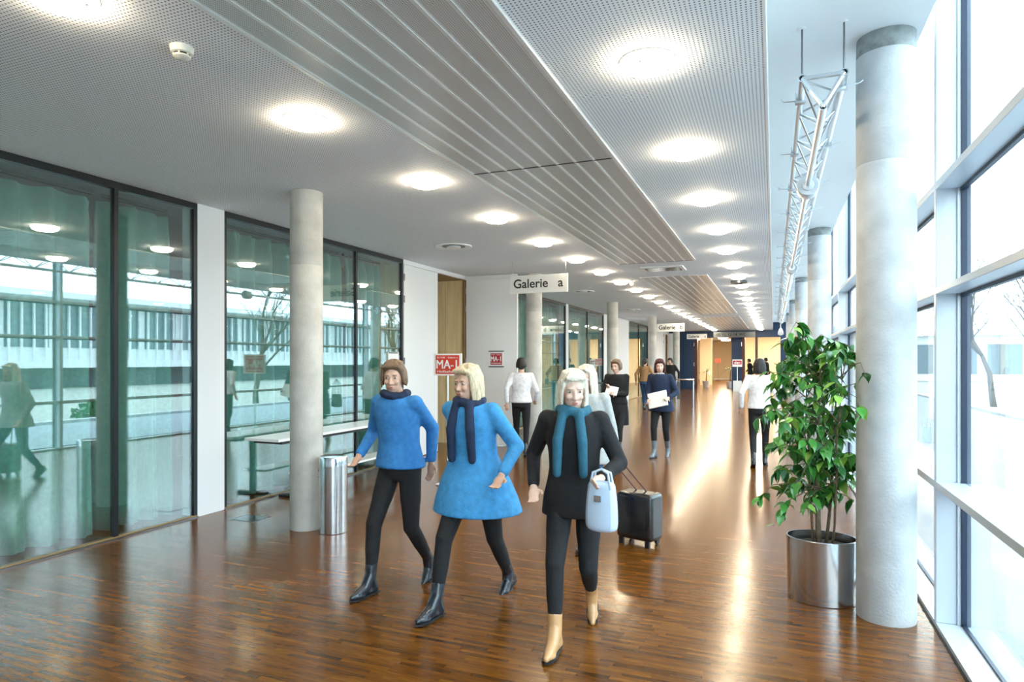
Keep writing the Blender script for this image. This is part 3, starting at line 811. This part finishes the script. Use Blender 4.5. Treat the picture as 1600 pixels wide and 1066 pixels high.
# ================================================================== PEOPLE
def two_bone(a, c, l1, l2, pole):
    a = Vector(a); c = Vector(c); d = c - a; L = d.length
    if L > (l1 + l2) * .999: c = a + d * ((l1 + l2) * .999 / L); d = c - a; L = d.length
    x = (l1 * l1 - l2 * l2 + L * L) / (2 * L); h = math.sqrt(max(0, l1 * l1 - x * x)); dn = d / L
    pv = Vector(pole); pv = (pv - dn * pv.dot(dn)).normalized()
    return a + dn * x + pv * h, c

def remesh(o, vox, it=6, fac=.5):
    m = o.modifiers.new('remesh', 'REMESH'); m.mode = 'VOXEL'; m.voxel_size = vox; m.use_smooth_shade = True
    s_ = o.modifiers.new('smooth', 'SMOOTH'); s_.factor = fac; s_.iterations = it
    return o

CL = {}
def cloth(c, rough=.85):
    k = 'cloth_%02x%02x%02x' % tuple(int(255 * v) for v in c)
    if k not in CL: CL[k] = mat(k, c, rough, noise=.15, nscale=25, bump=.25, bscale=90)
    return CL[k]
def leather(c):
    k = 'leather_%02x%02x%02x' % tuple(int(255 * v) for v in c)
    if k not in CL: CL[k] = mat(k, c, .25, coat=.4, bump=.08, bscale=50)
    return CL[k]
def hairm(c):
    k = 'hair_%02x%02x%02x' % tuple(int(255 * v) for v in c)
    if k not in CL: CL[k] = mat(k, c, .5, noise=.3, nscale=40, bump=.7, bscale=60, stretch=(3, 3, .5))
    return CL[k]

def person(label, loc, heading, H, pose, fit, near=True):
    """heading: direction walked to, degrees in the XY plane; local +Y is forward, +X the person's right"""
    S = H / 1.70
    def V(p): return Vector(p) * S
    lean = math.tan(R(pose.get('lean', 4)))
    lf = pose['lf']; rf_ = pose['rf']                       # (x, y, lift, heel pitch)
    ank = {}
    for s_, f in ((-1, lf), (1, rf_)): ank[s_] = Vector((f[0], f[1], .09 + f[2]))
    pz = .91
    while pz > .7:
        if all((Vector((s_ * .085, 0, pz)) - ank[s_]).length < .828 for s_ in (-1, 1)): break
        pz -= .004
    dz = pz - .91
    hip = {s_: Vector((s_ * .085, 0, pz)) for s_ in (-1, 1)}
    sp = lambda x, y_, z: Vector((x, y_ + lean * (z - .91), z + dz))      # point on the leaning upper body
    knee = {}
    for s_ in (-1, 1): knee[s_], ank[s_] = two_bone(hip[s_], ank[s_], .43, .41, (s_ * .08, 1, .1))
    sh = {s_: sp(s_ * .165, 0, 1.395) for s_ in (-1, 1)}
    el = {}; wr = {}
    for s_, k in ((-1, 'lh'), (1, 'rh')):
        h_ = pose[k]; tgt = sp(*h_)
        el[s_], wr[s_] = two_bone(sh[s_], tgt, .285, .25, pose.get(k + '_pole', (s_ * .6, -1, -.35)))
    hc = sp(0, .02, 1.575)
    hy = Matrix.Rotation(R(pose.get('yaw', 0)), 3, 'Z') @ Matrix.Rotation(R(pose.get('nod', 6)) * -1, 3, 'X')
    hp = lambda x, y_, z: hc + hy @ Vector((x, y_, z))
    # ---- body, one surface
    vox = .0075 if near else .011
    g = G()
    g.ell(hc + hy @ Vector((0, -.008, .02)), (.074, .092, .098), hy)
    g.ell(hp(0, .022, -.045), (.056, .066, .068), hy)
    g.ell(hp(0, .045, -.085), (.028, .03, .026), hy)
    g.caps(hp(0, .083, .018), .009, hp(0, .105, -.024), .0125, 8); 
    for s_ in (-1, 1):
        g.ell(hp(s_ * .012, .093, -.027), (.009, .009, .008), hy, 8, 6)
        g.ell(hp(s_ * .077, -.005, .0), (.009, .018, .03), hy, 8, 6)
        g.ell(hp(s_ * .035, .073, -.02), (.022, .018, .02), hy, 8, 6)
        g.ell(hp(s_ * .03, .083, .032), (.024, .008, .008), hy, 8, 6)
    g.ell(hp(0, .086, -.058), (.024, .011, .011), hy, 8, 6)
    g.chain([sp(0, -.012, 1.40), sp(0, -.006, 1.47), hp(0, -.012, -.05)], [.058, .05, .052])
    def torso(k, grow=0., rows=None):
        out = []
        for z, a, b in rows or ((.84, .145, .105), (.92, .155, .11), (1.02, .132, .098), (1.10, .122, .092), (1.20, .138, .104), (1.30, .155, .106), (1.38, .150, .092), (1.425, .105, .075), (1.45, .06, .055)):
            c = sp(0, 0, z)
            out.append([c + Vector(((a + grow) * math.cos(2 * math.pi * i / 20), (b + grow) * math.sin(2 * math.pi * i / 20), 0)) for i in range(20)])
        k.rings(out)
    torso(g)
    for s_ in (-1, 1):
        g.chain([hip[s_] + Vector((0, 0, .0)), knee[s_], ank[s_]], [.078, .052, .036])
        fr_m = Matrix.Rotation(R(-(lf if s_ < 0 else rf_)[3]), 3, 'X')
        g.chain([ank[s_], ank[s_] + fr_m @ Vector((0, .03, -.045)), ank[s_] + fr_m @ Vector((0, .12, -.062))], [.028, .022, .014])
        g.chain([sh[s_], el[s_], wr[s_]], [.046, .036, .026])
        # hand
        fd = (wr[s_] - el[s_]).normalized()
        cu = Vector(pose.get('curl', (0, 1, 0))); sd = fd.cross(cu)
        if sd.length < .1: cu = Vector((1, 0, 0)); sd = fd.cross(cu)
        sd.normalize(); nn = sd.cross(fd).normalized()      # nn: palm side
        pc = wr[s_] + fd * .05
        rm = Matrix((sd, nn, fd)).transposed()
        g.ell(pc, (.038, .016, .05), rm, 10, 7)
        for q, (off, ln) in enumerate(((-.028, .062), (-.0095, .072), (.0095, .068), (.028, .052))):
            b0 = wr[s_] + fd * .085 + sd * off
            b1_ = b0 + (fd * .88 + nn * .35).normalized() * ln * .5
            b2__ = b1_ + (fd * .55 + nn * .8).normalized() * ln * .5
            g.chain([b0, b1_, b2__], [.0088, .0082, .007], 8)
        t0 = wr[s_] + fd * .03 - sd * .03
        t1 = t0 + (fd * .6 - sd * .7 + nn * .3).normalized() * .038; t2 = t1 + (fd * .85 - sd * .1 + nn * .5).normalized() * .03
        g.chain([t0, t1, t2], [.012, .0095, .008], 8)
    g.v = [tuple(Vector(p) * S) for p in g.v]
    body = g.build('person', 'skin_pale' if fit.get('pale') else 'skin')
    remesh(body, vox, 3, .4)
    body.location = loc; body.rotation_euler = (0, 0, R(heading - 90))
    tag(body, label, 'person', 'people walking in the hall')
    def part(g, name, m, vx=None, it=5, parent=None, smooth=True):
        g.v = [tuple(Vector(p) * S) for p in g.v]
        o = g.build(name, m, parent or body, smooth)
        if vx: remesh(o, vx, it)
        return o
    cv = .011 if near else .015
    # ---- face details
    for s_ in (-1, 1):
        e = part(G().ell(hp(s_ * .031, .0725, .012), (.0125, .0115, .0078), hy, 10, 7), 'eye', 'eye_white')
        part(G().ell(hp(s_ * .031, .0785, .012), (.0066, .0066, .0066), hy, 8, 6), 'iris', 'eye_dark', parent=e)
        part(G().caps(hp(s_ * .016, .091, .034), .003, hp(s_ * .045, .082, .036), .0025, 6), 'eyebrow', fit['hair'][1])
    part(G().ell(hp(0, .092, -.053), (.020, .007, .004), hy, 10, 6).ell(hp(0, .091, -.062), (.017, .007, .005), hy, 10, 6), 'lips', 'lips')
    # ---- hair
    style, hm = fit['hair']
    k = G()
    k.ell(hp(0, -.020, .048), (.083, .092, .084), hy)
    k.ell(hp(0, -.052, .0), (.080, .062, .085), hy)
    k.caps(hp(-.045, .046, .085), .022, hp(.045, .046, .085), .022)
    if style in ('bob', 'long', 'short'):
        for s_ in (-1, 1):
            k.chain([hp(s_ * .066, .028, .062), hp(s_ * .080, .012, .0), hp(s_ * .078, .0, -.03 if style == 'short' else -.09)], [.022, .019, .012 if style == 'short' else .026])
    if style == 'bob': k.ell(hp(0, -.05, -.055), (.084, .055, .07), hy)
    if style == 'long':
        k.chain([hp(0, -.065, -.02), hp(0, -.08, -.12), hp(0, -.085, -.22)], [.075, .07, .05])
        for s_ in (-1, 1): k.chain([hp(s_ * .075, -.01, -.05), hp(s_ * .09, -.01, -.15), hp(s_ * .095, .0, -.22)], [.028, .032, .02])
    if style == 'pony':
        k.chain([hp(0, -.10, .05), hp(0, -.145, .02), hp(0, -.15, -.08), hp(0, -.14, -.17)], [.03, .034, .03, .014])
    rh_ = random.Random(len(label))
    tipz = {'bob': -.11, 'long': -.17, 'short': -.045, 'pony': -.03}[style]
    nl = 34 if near else 18
    for q in range(nl):
        a = -math.pi / 2 + (q + .5 - nl / 2) / nl * 2 * math.pi * .70 + rh_.uniform(-.05, .05)    # leaves the face free
        ca, sa = math.cos(a), math.sin(a); tz = tipz + rh_.uniform(-.018, .018)
        k.chain([hp(.02 * ca, -.01 + .02 * sa, .133), hp(.058 * ca, -.012 + .072 * sa, .112), hp(.084 * ca, -.012 + .098 * sa, .045),
                 hp(.089 * ca, -.014 + .098 * sa, (tz + .04) / 2), hp(.087 * ca + rh_.uniform(-.008, .008), -.016 + .094 * sa, tz)],
                [.010, .0125, .0125, .012, .006], 6)
    sidep = rh_.choice((-1, 1))
    for q in range(9):                                              # fringe swept to one side
        x = -.056 + .014 * q
        k.chain([hp(.02 * sidep, .03, .124), hp(x * .9, .075, .098), hp(x * 1.2 - .014 * sidep, .079, .080 + .05 * abs(x) + .004 * rh_.uniform(-1, 1))], [.011, .010, .005], 6)
    part(k, 'hair', hm, .0055 if near else .010, 1)
    # ---- lower garment
    if 'trousers' in fit:
        k = G(); fl_ = fit.get('wide', 0)
        torso(k, .014, ((.83, .14, .10), (.90, .158, .115), (.97, .145, .106), (1.03, .132, .10)))
        for s_ in (-1, 1):
            ak = ank[s_] + (knee[s_] - ank[s_]).normalized() * fit.get('cuff', .06)
            k.chain([hip[s_] + Vector((0, 0, .02)), (hip[s_] * .5 + knee[s_] * .5), knee[s_], (knee[s_] * .55 + ank[s_] * .45), ak], [.094, .082, .062 + fl_, .056 + fl_, .045 + fl_])
        part(k, 'trousers', fit['trousers'], cv)
    # ---- upper garments
    def upper(name, m, hem, flare=0., grow=.02, sleeve=True, cuff=.03, zt=None, short=False):
        k = G()
        rows = [(1.20, .138, .106), (1.30, .158, .108), (1.38, .155, .096), (1.425, .115, .082), (1.448, .07, .062)]
        low = [(1.10, .130 + flare * .1, .096 + flare * .1), (1.02, .140 + flare * .25, .104 + flare * .25), (.92, .158 + flare * .5, .114 + flare * .5), (.80, .165 + flare * .8, .118 + flare * .8), (.70, .165 + flare, .12 + flare), (.60, .165 + flare * 1.2, .12 + flare * 1.2), (.50, .165 + flare * 1.3, .12 + flare * 1.3)]
        low = [q for q in low if q[0] >= hem - .001]
        torso(k, grow, list(reversed(low)) + rows)
        if sleeve:
            for s_ in (-1, 1):
                a = wr[s_] - (wr[s_] - el[s_]).normalized() * cuff
                k.chain([sh[s_] - Vector((s_ * .03, 0, .0)), sh[s_], el[s_], a] if not short else [sh[s_] - Vector((s_ * .03, 0, 0)), sh[s_], el[s_]], [.06, .064, .054, .042][:4 if not short else 3])
        return part(k, name, m, cv, 5)
    for u in fit['upper']: upper(**u)
    if 'skirt' in fit:
        m, hem, fl_ = fit['skirt']; k = G(); mid = (knee[-1] + knee[1]) / 2
        rows = []
        for q in range(6):
            z = 1.02 + (hem - 1.02) * q / 5; tt = q / 5
            rows.append((z, (.145 + .03 * min(1, tt * 2)) + fl_ * tt, (.11 + .02 * min(1, tt * 2)) + fl_ * tt))
        torso(k, .02, list(reversed(rows))); part(k, 'skirt', m, cv)
    if 'scarf' in fit:
        k = G(); c = [sp(.085 * math.cos(a), .01 + .085 * math.sin(a), 1.455 + .012 * math.sin(2 * a)) for a in [q * math.pi / 6 for q in range(13)]]
        k.chain(c, [.035] * 13, 8)
        if fit.get('scarf_ends', True):
            for s_ in (-1, 1): k.chain([sp(s_ * .05, .10, 1.44), sp(s_ * .075, .15, 1.28), sp(s_ * .08, .155, 1.08)], [.034, .036, .03], 8)
        part(k, 'scarf', fit['scarf'], cv, 3)
    if 'collar' in fit:
        c = [sp(.066 * math.cos(a), .004 + .064 * math.sin(a), 1.455) for a in [q * math.pi / 6 for q in range(13)]]
        part(G().chain(c, [.018] * 13, 8), 'collar', fit['collar'], cv, 2)
    # ---- boots
    for s_, f in ((-1, lf), (1, rf_)):
        rm = Matrix.Rotation(R(-f[3]), 3, 'X') @ Matrix.Rotation(R(-s_ * 6), 3, 'Z')
        A = ank[s_]; q = lambda x, y_, z: A + rm @ Vector((x, y_, z))
        k = G(); up = (knee[s_] - A).normalized()
        sht = fit.get('shaft', .12)
        k.chain([q(0, -.03, -.035), A + up * .02, A + up * sht], [.042, .044, .048 if sht < .2 else .056])
        k.chain([q(0, -.035, -.05), q(0, .06, -.045), q(0, .125, -.058), q(0, .168, -.064)], [.034, .038, .032, .019])
        k.chain([A + up * .05 + rm @ Vector((0, .006, 0)), q(0, .045, -.022), q(0, .10, -.045)], [.045, .041, .034])
        k.ell(q(0, .105, -.065), (.040, .055, .022), rm)
        b = part(k, 'boot', fit['boot'], .0075 if near else .011, 3)
        hl = G()
        sole = [q(.027 * math.cos(a), -.045 + .03 * math.sin(a), -.072) for a in [w_ * math.pi / 5 for w_ in range(10)]]
        so2 = [q(.024 * math.cos(a), -.048 + .026 * math.sin(a), -.0895) for a in [w_ * math.pi / 5 for w_ in range(10)]]
        hl.rings([so2, sole]); part(hl, 'heel', fit.get('sole', 'black'), parent=b, smooth=False)
        sl = G(); out = [(-.028, -.07), (.028, -.07), (.034, .0), (.042, .09), (.032, .155), (.0, .192), (-.032, .155), (-.042, .09), (-.034, .0)]
        sl.rings([[q(x, y_, -.0895 if y_ > .05 else -.076) for x, y_ in out], [q(x, y_, -.078 if y_ > .05 else -.066) for x, y_ in out]])
        part(sl, 'sole', fit.get('sole', 'black'), parent=b, smooth=False)
    def wpt(p):
        return Matrix.Translation(loc) @ Matrix.Rotation(R(heading - 90), 4, 'Z') @ (Vector(p) * S)
    return dict(body=body, wr={k_: wpt(v) for k_, v in wr.items()}, sh={k_: wpt(v) for k_, v in sh.items()}, wpt=wpt)

def handbag(name, label, top, size, m, rz, strap_to=None, round_=False, drop=.25):
    """bag hanging below the point top; strap runs up to it"""
    t = thing(name, label, 'bag', (top[0], top[1], top[2] - drop - size[2]), rz)
    a, b, h = size
    g = G().rings([[(x * s1, y_ * s1 * .9, z) for x, y_ in ((-a / 2, -b / 2), (a / 2, -b / 2), (a / 2, b / 2), (-a / 2, b / 2))] for z, s1 in ((0, .92), (h * .15, 1.04), (h * .55, 1.0), (h * .9, .86), (h, .8))])
    o = g.build('bag_body', m, t); s_ = o.modifiers.new('sub', 'SUBSURF'); s_.levels = 2; s_.render_levels = 2; smooth_angle(o, 80)
    for yy in (-b * .22, b * .22):
        G().tube([(-a * .3, yy, h * .85), (-a * .22, yy * .7, h + drop * .7), (0, 0, h + drop), (a * .22, yy * .7, h + drop * .7), (a * .3, yy, h * .85)], .007, 6).build('strap', m, t, True)
    G().box(-.02, .02, -b * .52, -b * .46, h * .62, h * .74).build('clasp', 'chrome', t)
    return t

BLK = cloth((.008, .008, .010)); NAVY = cloth((.010, .022, .06)); BLUE = cloth((.035, .20, .50)); BLUE2 = cloth((.05, .28, .58))
DENIM = cloth((.03, .09, .20)); WHITE = cloth((.72, .72, .76)); TAN = cloth((.36, .20, .09)); GREY = cloth((.42, .44, .44)); TEAL = cloth((.02, .11, .17))
BB = leather((.008, .014, .024)); TB = leather((.55, .30, .13)); GB = leather((.13, .16, .19))
BLONDE = hairm((.62, .50, .34)); PALEH = hairm((.74, .68, .56)); DARKH = hairm((.014, .010, .009)); REDH = hairm((.07, .012, .016)); BROWN = hairm((.17, .10, .055))

walk_l = dict(lf=(-.08, .30, 0, -4), rf=(.08, -.30, .03, 24), lh=(-.25, -.10, .92), rh=(.25, .16, .95), lean=5)
walk_r = dict(lf=(-.08, -.30, .03, 24), rf=(.08, .30, 0, -4), lh=(-.25, .16, .95), rh=(.25, -.10, .92), lean=5)
def P(base, **k): d = dict(base); d.update(k); return d

A = person('person in short blue jacket, black trousers and black boots, leftmost of the walkers', (-2.47, 3.98, 0), 263, 1.64,
    P(walk_r, rf=(.08, .24, 0, -2), lf=(-.08, -.26, .04, 28), rh=(.27, .14, 1.0), lh=(-.18, -.14, .95), lh_pole=(0, -1, -.3), yaw=25),
    dict(hair=('short', BROWN), upper=[dict(name='jacket', m=BLUE, hem=.92, flare=.04, grow=.03)], trousers=BLK, boot=BB, scarf=NAVY, scarf_ends=False, cuff=.1))
B = person('person in bright blue swinging coat, black leggings and black ankle boots', (-1.85, 3.92, 0), 264, 1.66,
    P(walk_r, rf=(.08, .36, 0, -3), lf=(-.07, -.36, 0.0, 10), rh=(.20, -.06, .95), rh_pole=(.1, -1, -.3), lh=(-.30, .16, 1.0), yaw=-12, lean=7),
    dict(hair=('bob', BLONDE), upper=[dict(name='coat', m=BLUE2, hem=.70, flare=.13, grow=.03)], trousers=BLK, boot=BB, scarf=NAVY, cuff=.1))
Cc = person('blonde person in black jacket and teal scarf with tan ankle boots', (-1.09, 3.68, 0), 277, 1.60,
    P(walk_r, rf=(.07, .28, 0, -2), lf=(-.07, -.26, .08, 40), rh=(.24, .10, .98), lh=(-.20, .24, 1.08), yaw=20, nod=10),
    dict(hair=('bob', PALEH), pale=True, upper=[dict(name='jacket', m=BLK, hem=.80, flare=.03, grow=.026)], trousers=BLK, boot=TB, sole='black', scarf=TEAL, cuff=.12))
D = person('person in loose grey knit top and navy jeans behind the blonde walker', (-1.53, 5.62, 0), 262, 1.62,
    P(walk_l, yaw=-10, lh=(-.24, -.08, .88), rh=(.22, .1, .92)), dict(hair=('long', PALEH), pale=True, upper=[dict(name='knit_top', m=GREY, hem=.80, flare=.06, grow=.032)], trousers=DENIM, boot=BB))
Ee = person('person in white jumper and black trousers seen from behind near the open door', (-4.02, 10.35, 0), 110, 1.66,
    P(walk_l, lf=(-.08, .16, 0, 0), rf=(.08, -.18, .01, 14)), dict(hair=('short', DARKH), upper=[dict(name='jumper', m=WHITE, hem=.92, flare=.03, grow=.03)], trousers=BLK, boot=BB), near=False)
Fp = person('person in black dress holding papers with grey boots walking toward the camera', (-2.46, 10.85, 0), 268, 1.64,
    P(walk_l, lf=(-.07, .17, 0, 0), rf=(.07, -.17, .01, 14), lh=(-.04, .26, 1.12), rh=(.10, .25, 1.22), yaw=-14),
    dict(hair=('short', BROWN), pale=True, upper=[dict(name='top', m=BLK, hem=.92, flare=.02, grow=.022)], skirt=(BLK, .55, .0), boot=GB, shaft=.30, sole='black', trousers=BLK), near=False)
Gp = person('person with short dark red hair in navy jacket carrying papers', (-1.75, 10.98, 0), 262, 1.64,
    P(walk_r, rf=(.07, .15, 0, 0), lf=(-.07, -.17, .01, 14), lh=(-.20, .22, 1.05), rh=(.14, .27, 1.0), yaw=20),
    dict(hair=('bob', REDH), pale=True, upper=[dict(name='jacket', m=NAVY, hem=.80, flare=.05, grow=.028)], trousers=BLK, boot=GB, shaft=.30, collar=WHITE, cuff=.2), near=False)
Hp = person('person in tan jacket and jeans with ponytail seen from behind far down the hall', (-4.0, 21.6, 0), 75, 1.68,
    P(walk_l, lf=(-.08, .14, 0, 0), rf=(.08, -.16, .01, 14), rh=(.30, .22, 1.05)), dict(hair=('pony', DARKH), upper=[dict(name='jacket', m=TAN, hem=.92, flare=.02, grow=.03)], trousers=DENIM, boot=BB), near=False)
Ip = person('person in white jacket and black trousers walking away beside the ficus', (-.2, 10.55, 0), 92, 1.64,
    P(walk_r, rf=(.08, .12, 0, 0), lf=(-.09, -.20, .03, 26), lh=(-.27, .0, .92), rh=(.26, .05, .90), yaw=-6),
    dict(hair=('bob', DARKH), upper=[dict(name='jacket', m=WHITE, hem=.92, flare=.02, grow=.028)], trousers=BLK, boot=BB), near=False)
Jp = person('dark-clad person half hidden behind the one in the navy jacket', (-3.55, 24.6, 0), 250, 1.70, P(walk_l, lf=(-.08, .1, 0, 0), rf=(.08, -.1, 0, 4)),
    dict(hair=('short', DARKH), upper=[dict(name='jacket', m=BLK, hem=.80, flare=.02, grow=.03)], trousers=BLK, boot=BB), near=False)
for k, (x, y_, hd_, lb) in enumerate(((-1.25, 39.6, 200, 'leftmost of the dark-clad people standing in the right end opening'),
                                  (-.75, 40.3, 230, 'middle one of the dark-clad people standing in the right end opening'),
                                  (-.35, 39.4, 170, 'rightmost of the dark-clad people standing in the right end opening'))):
    person(lb, (x, y_, 0), hd_, 1.70 + .03 * k, P(walk_l, lf=(-.09, .05, 0, 0), rf=(.09, -.04, 0, 0)),
        dict(hair=('short', DARKH if k != 1 else BROWN), upper=[dict(name='jacket', m=BLK if k != 1 else NAVY, hem=.80, flare=.02, grow=.03)], trousers=BLK, boot=BB), near=False)

# what they carry
LB = leather((.50, .62, .78)); MB = leather((.02, .06, .14)); KB = leather((.01, .01, .012))
p = Cc['wpt']((-.21, .33, 1.10)); handbag('tote_bag', 'pale blue tote bag carried by the blonde person in tan boots', p, (.20, .11, .28), LB, R(-10), drop=.06)
t = thing('trolley_case', 'small dark trolley case pulled by the person in the grey knit top', 'suitcase', (-1.10, 5.72, 0), R(-20))
o = bevel(G().box(-.18, .18, -.11, .11, .05, .46).build('shell', KB, t), .04, 4); smooth_angle(o, 60)
for k in range(4): bevel(G().box(-.135 + .075 * k, -.105 + .075 * k, -.116, .116, .09, .42).build('rib', KB, t), .004)
for sx in (-1, 1):
    w_ = G(); w_.rings([[(sx * .13 + dx_, .08 + .03 * math.cos(q * .628), .03 + .03 * math.sin(q * .628)) for q in range(10)] for dx_ in (-.012, .012)]); w_.build('wheel', 'black', t)
    G().box(sx * .13 - .02, sx * .13 + .02, -.1, -.07, 0, .06).build('foot', 'black', t)
hb = Matrix.Rotation(R(20), 3, 'Z') @ (D['wr'][-1] - Vector((-1.10, 5.72, 0)))
for dx_ in (-.05, .05): G().tube([(dx_, .06, .44), (hb.x + dx_, hb.y, hb.z - .06)], .007, 6).build('handle_rod', 'maroon', t)
G().tube([(hb.x - .06, hb.y, hb.z - .06), (hb.x + .06, hb.y, hb.z - .06)], .013, 8).build('grip', 'black', t)
p = Fp['wpt']((.36, -.04, 1.28)); handbag('shoulder_bag', 'black shoulder bag on the person in the black dress', p, (.34, .15, .28), KB, R(15), drop=.30)
p = Gp['wpt']((-.02, .27, 1.04)); 
t = thing('paper_sheaf', 'white papers held by the person with dark red hair', 'papers', p, R(172))
o = G().box(-.16, .16, -.012, .012, -.16, .10).build('sheets', 'paper', t); o.rotation_euler = (R(20), R(14), 0)
p = Fp['wpt']((.02, .29, 1.17))
t = thing('paper_sheaf', 'small pale papers held by the person in the black dress', 'papers', p, R(178))
o = G().box(-.10, .10, -.01, .01, -.09, .06).build('sheets', 'paper', t); o.rotation_euler = (R(25), R(-10), 0)
p = Ip['wpt']((.33, .06, .86)); handbag('hand_bag', 'dark blue handbag carried by the person in the white jacket', p, (.30, .12, .25), MB, R(80), drop=.13)
p = Hp['wpt']((.34, .25, 1.02)); handbag('hand_bag', 'black bag held out by the person in the tan jacket', p, (.26, .12, .2), KB, R(40), drop=.05)
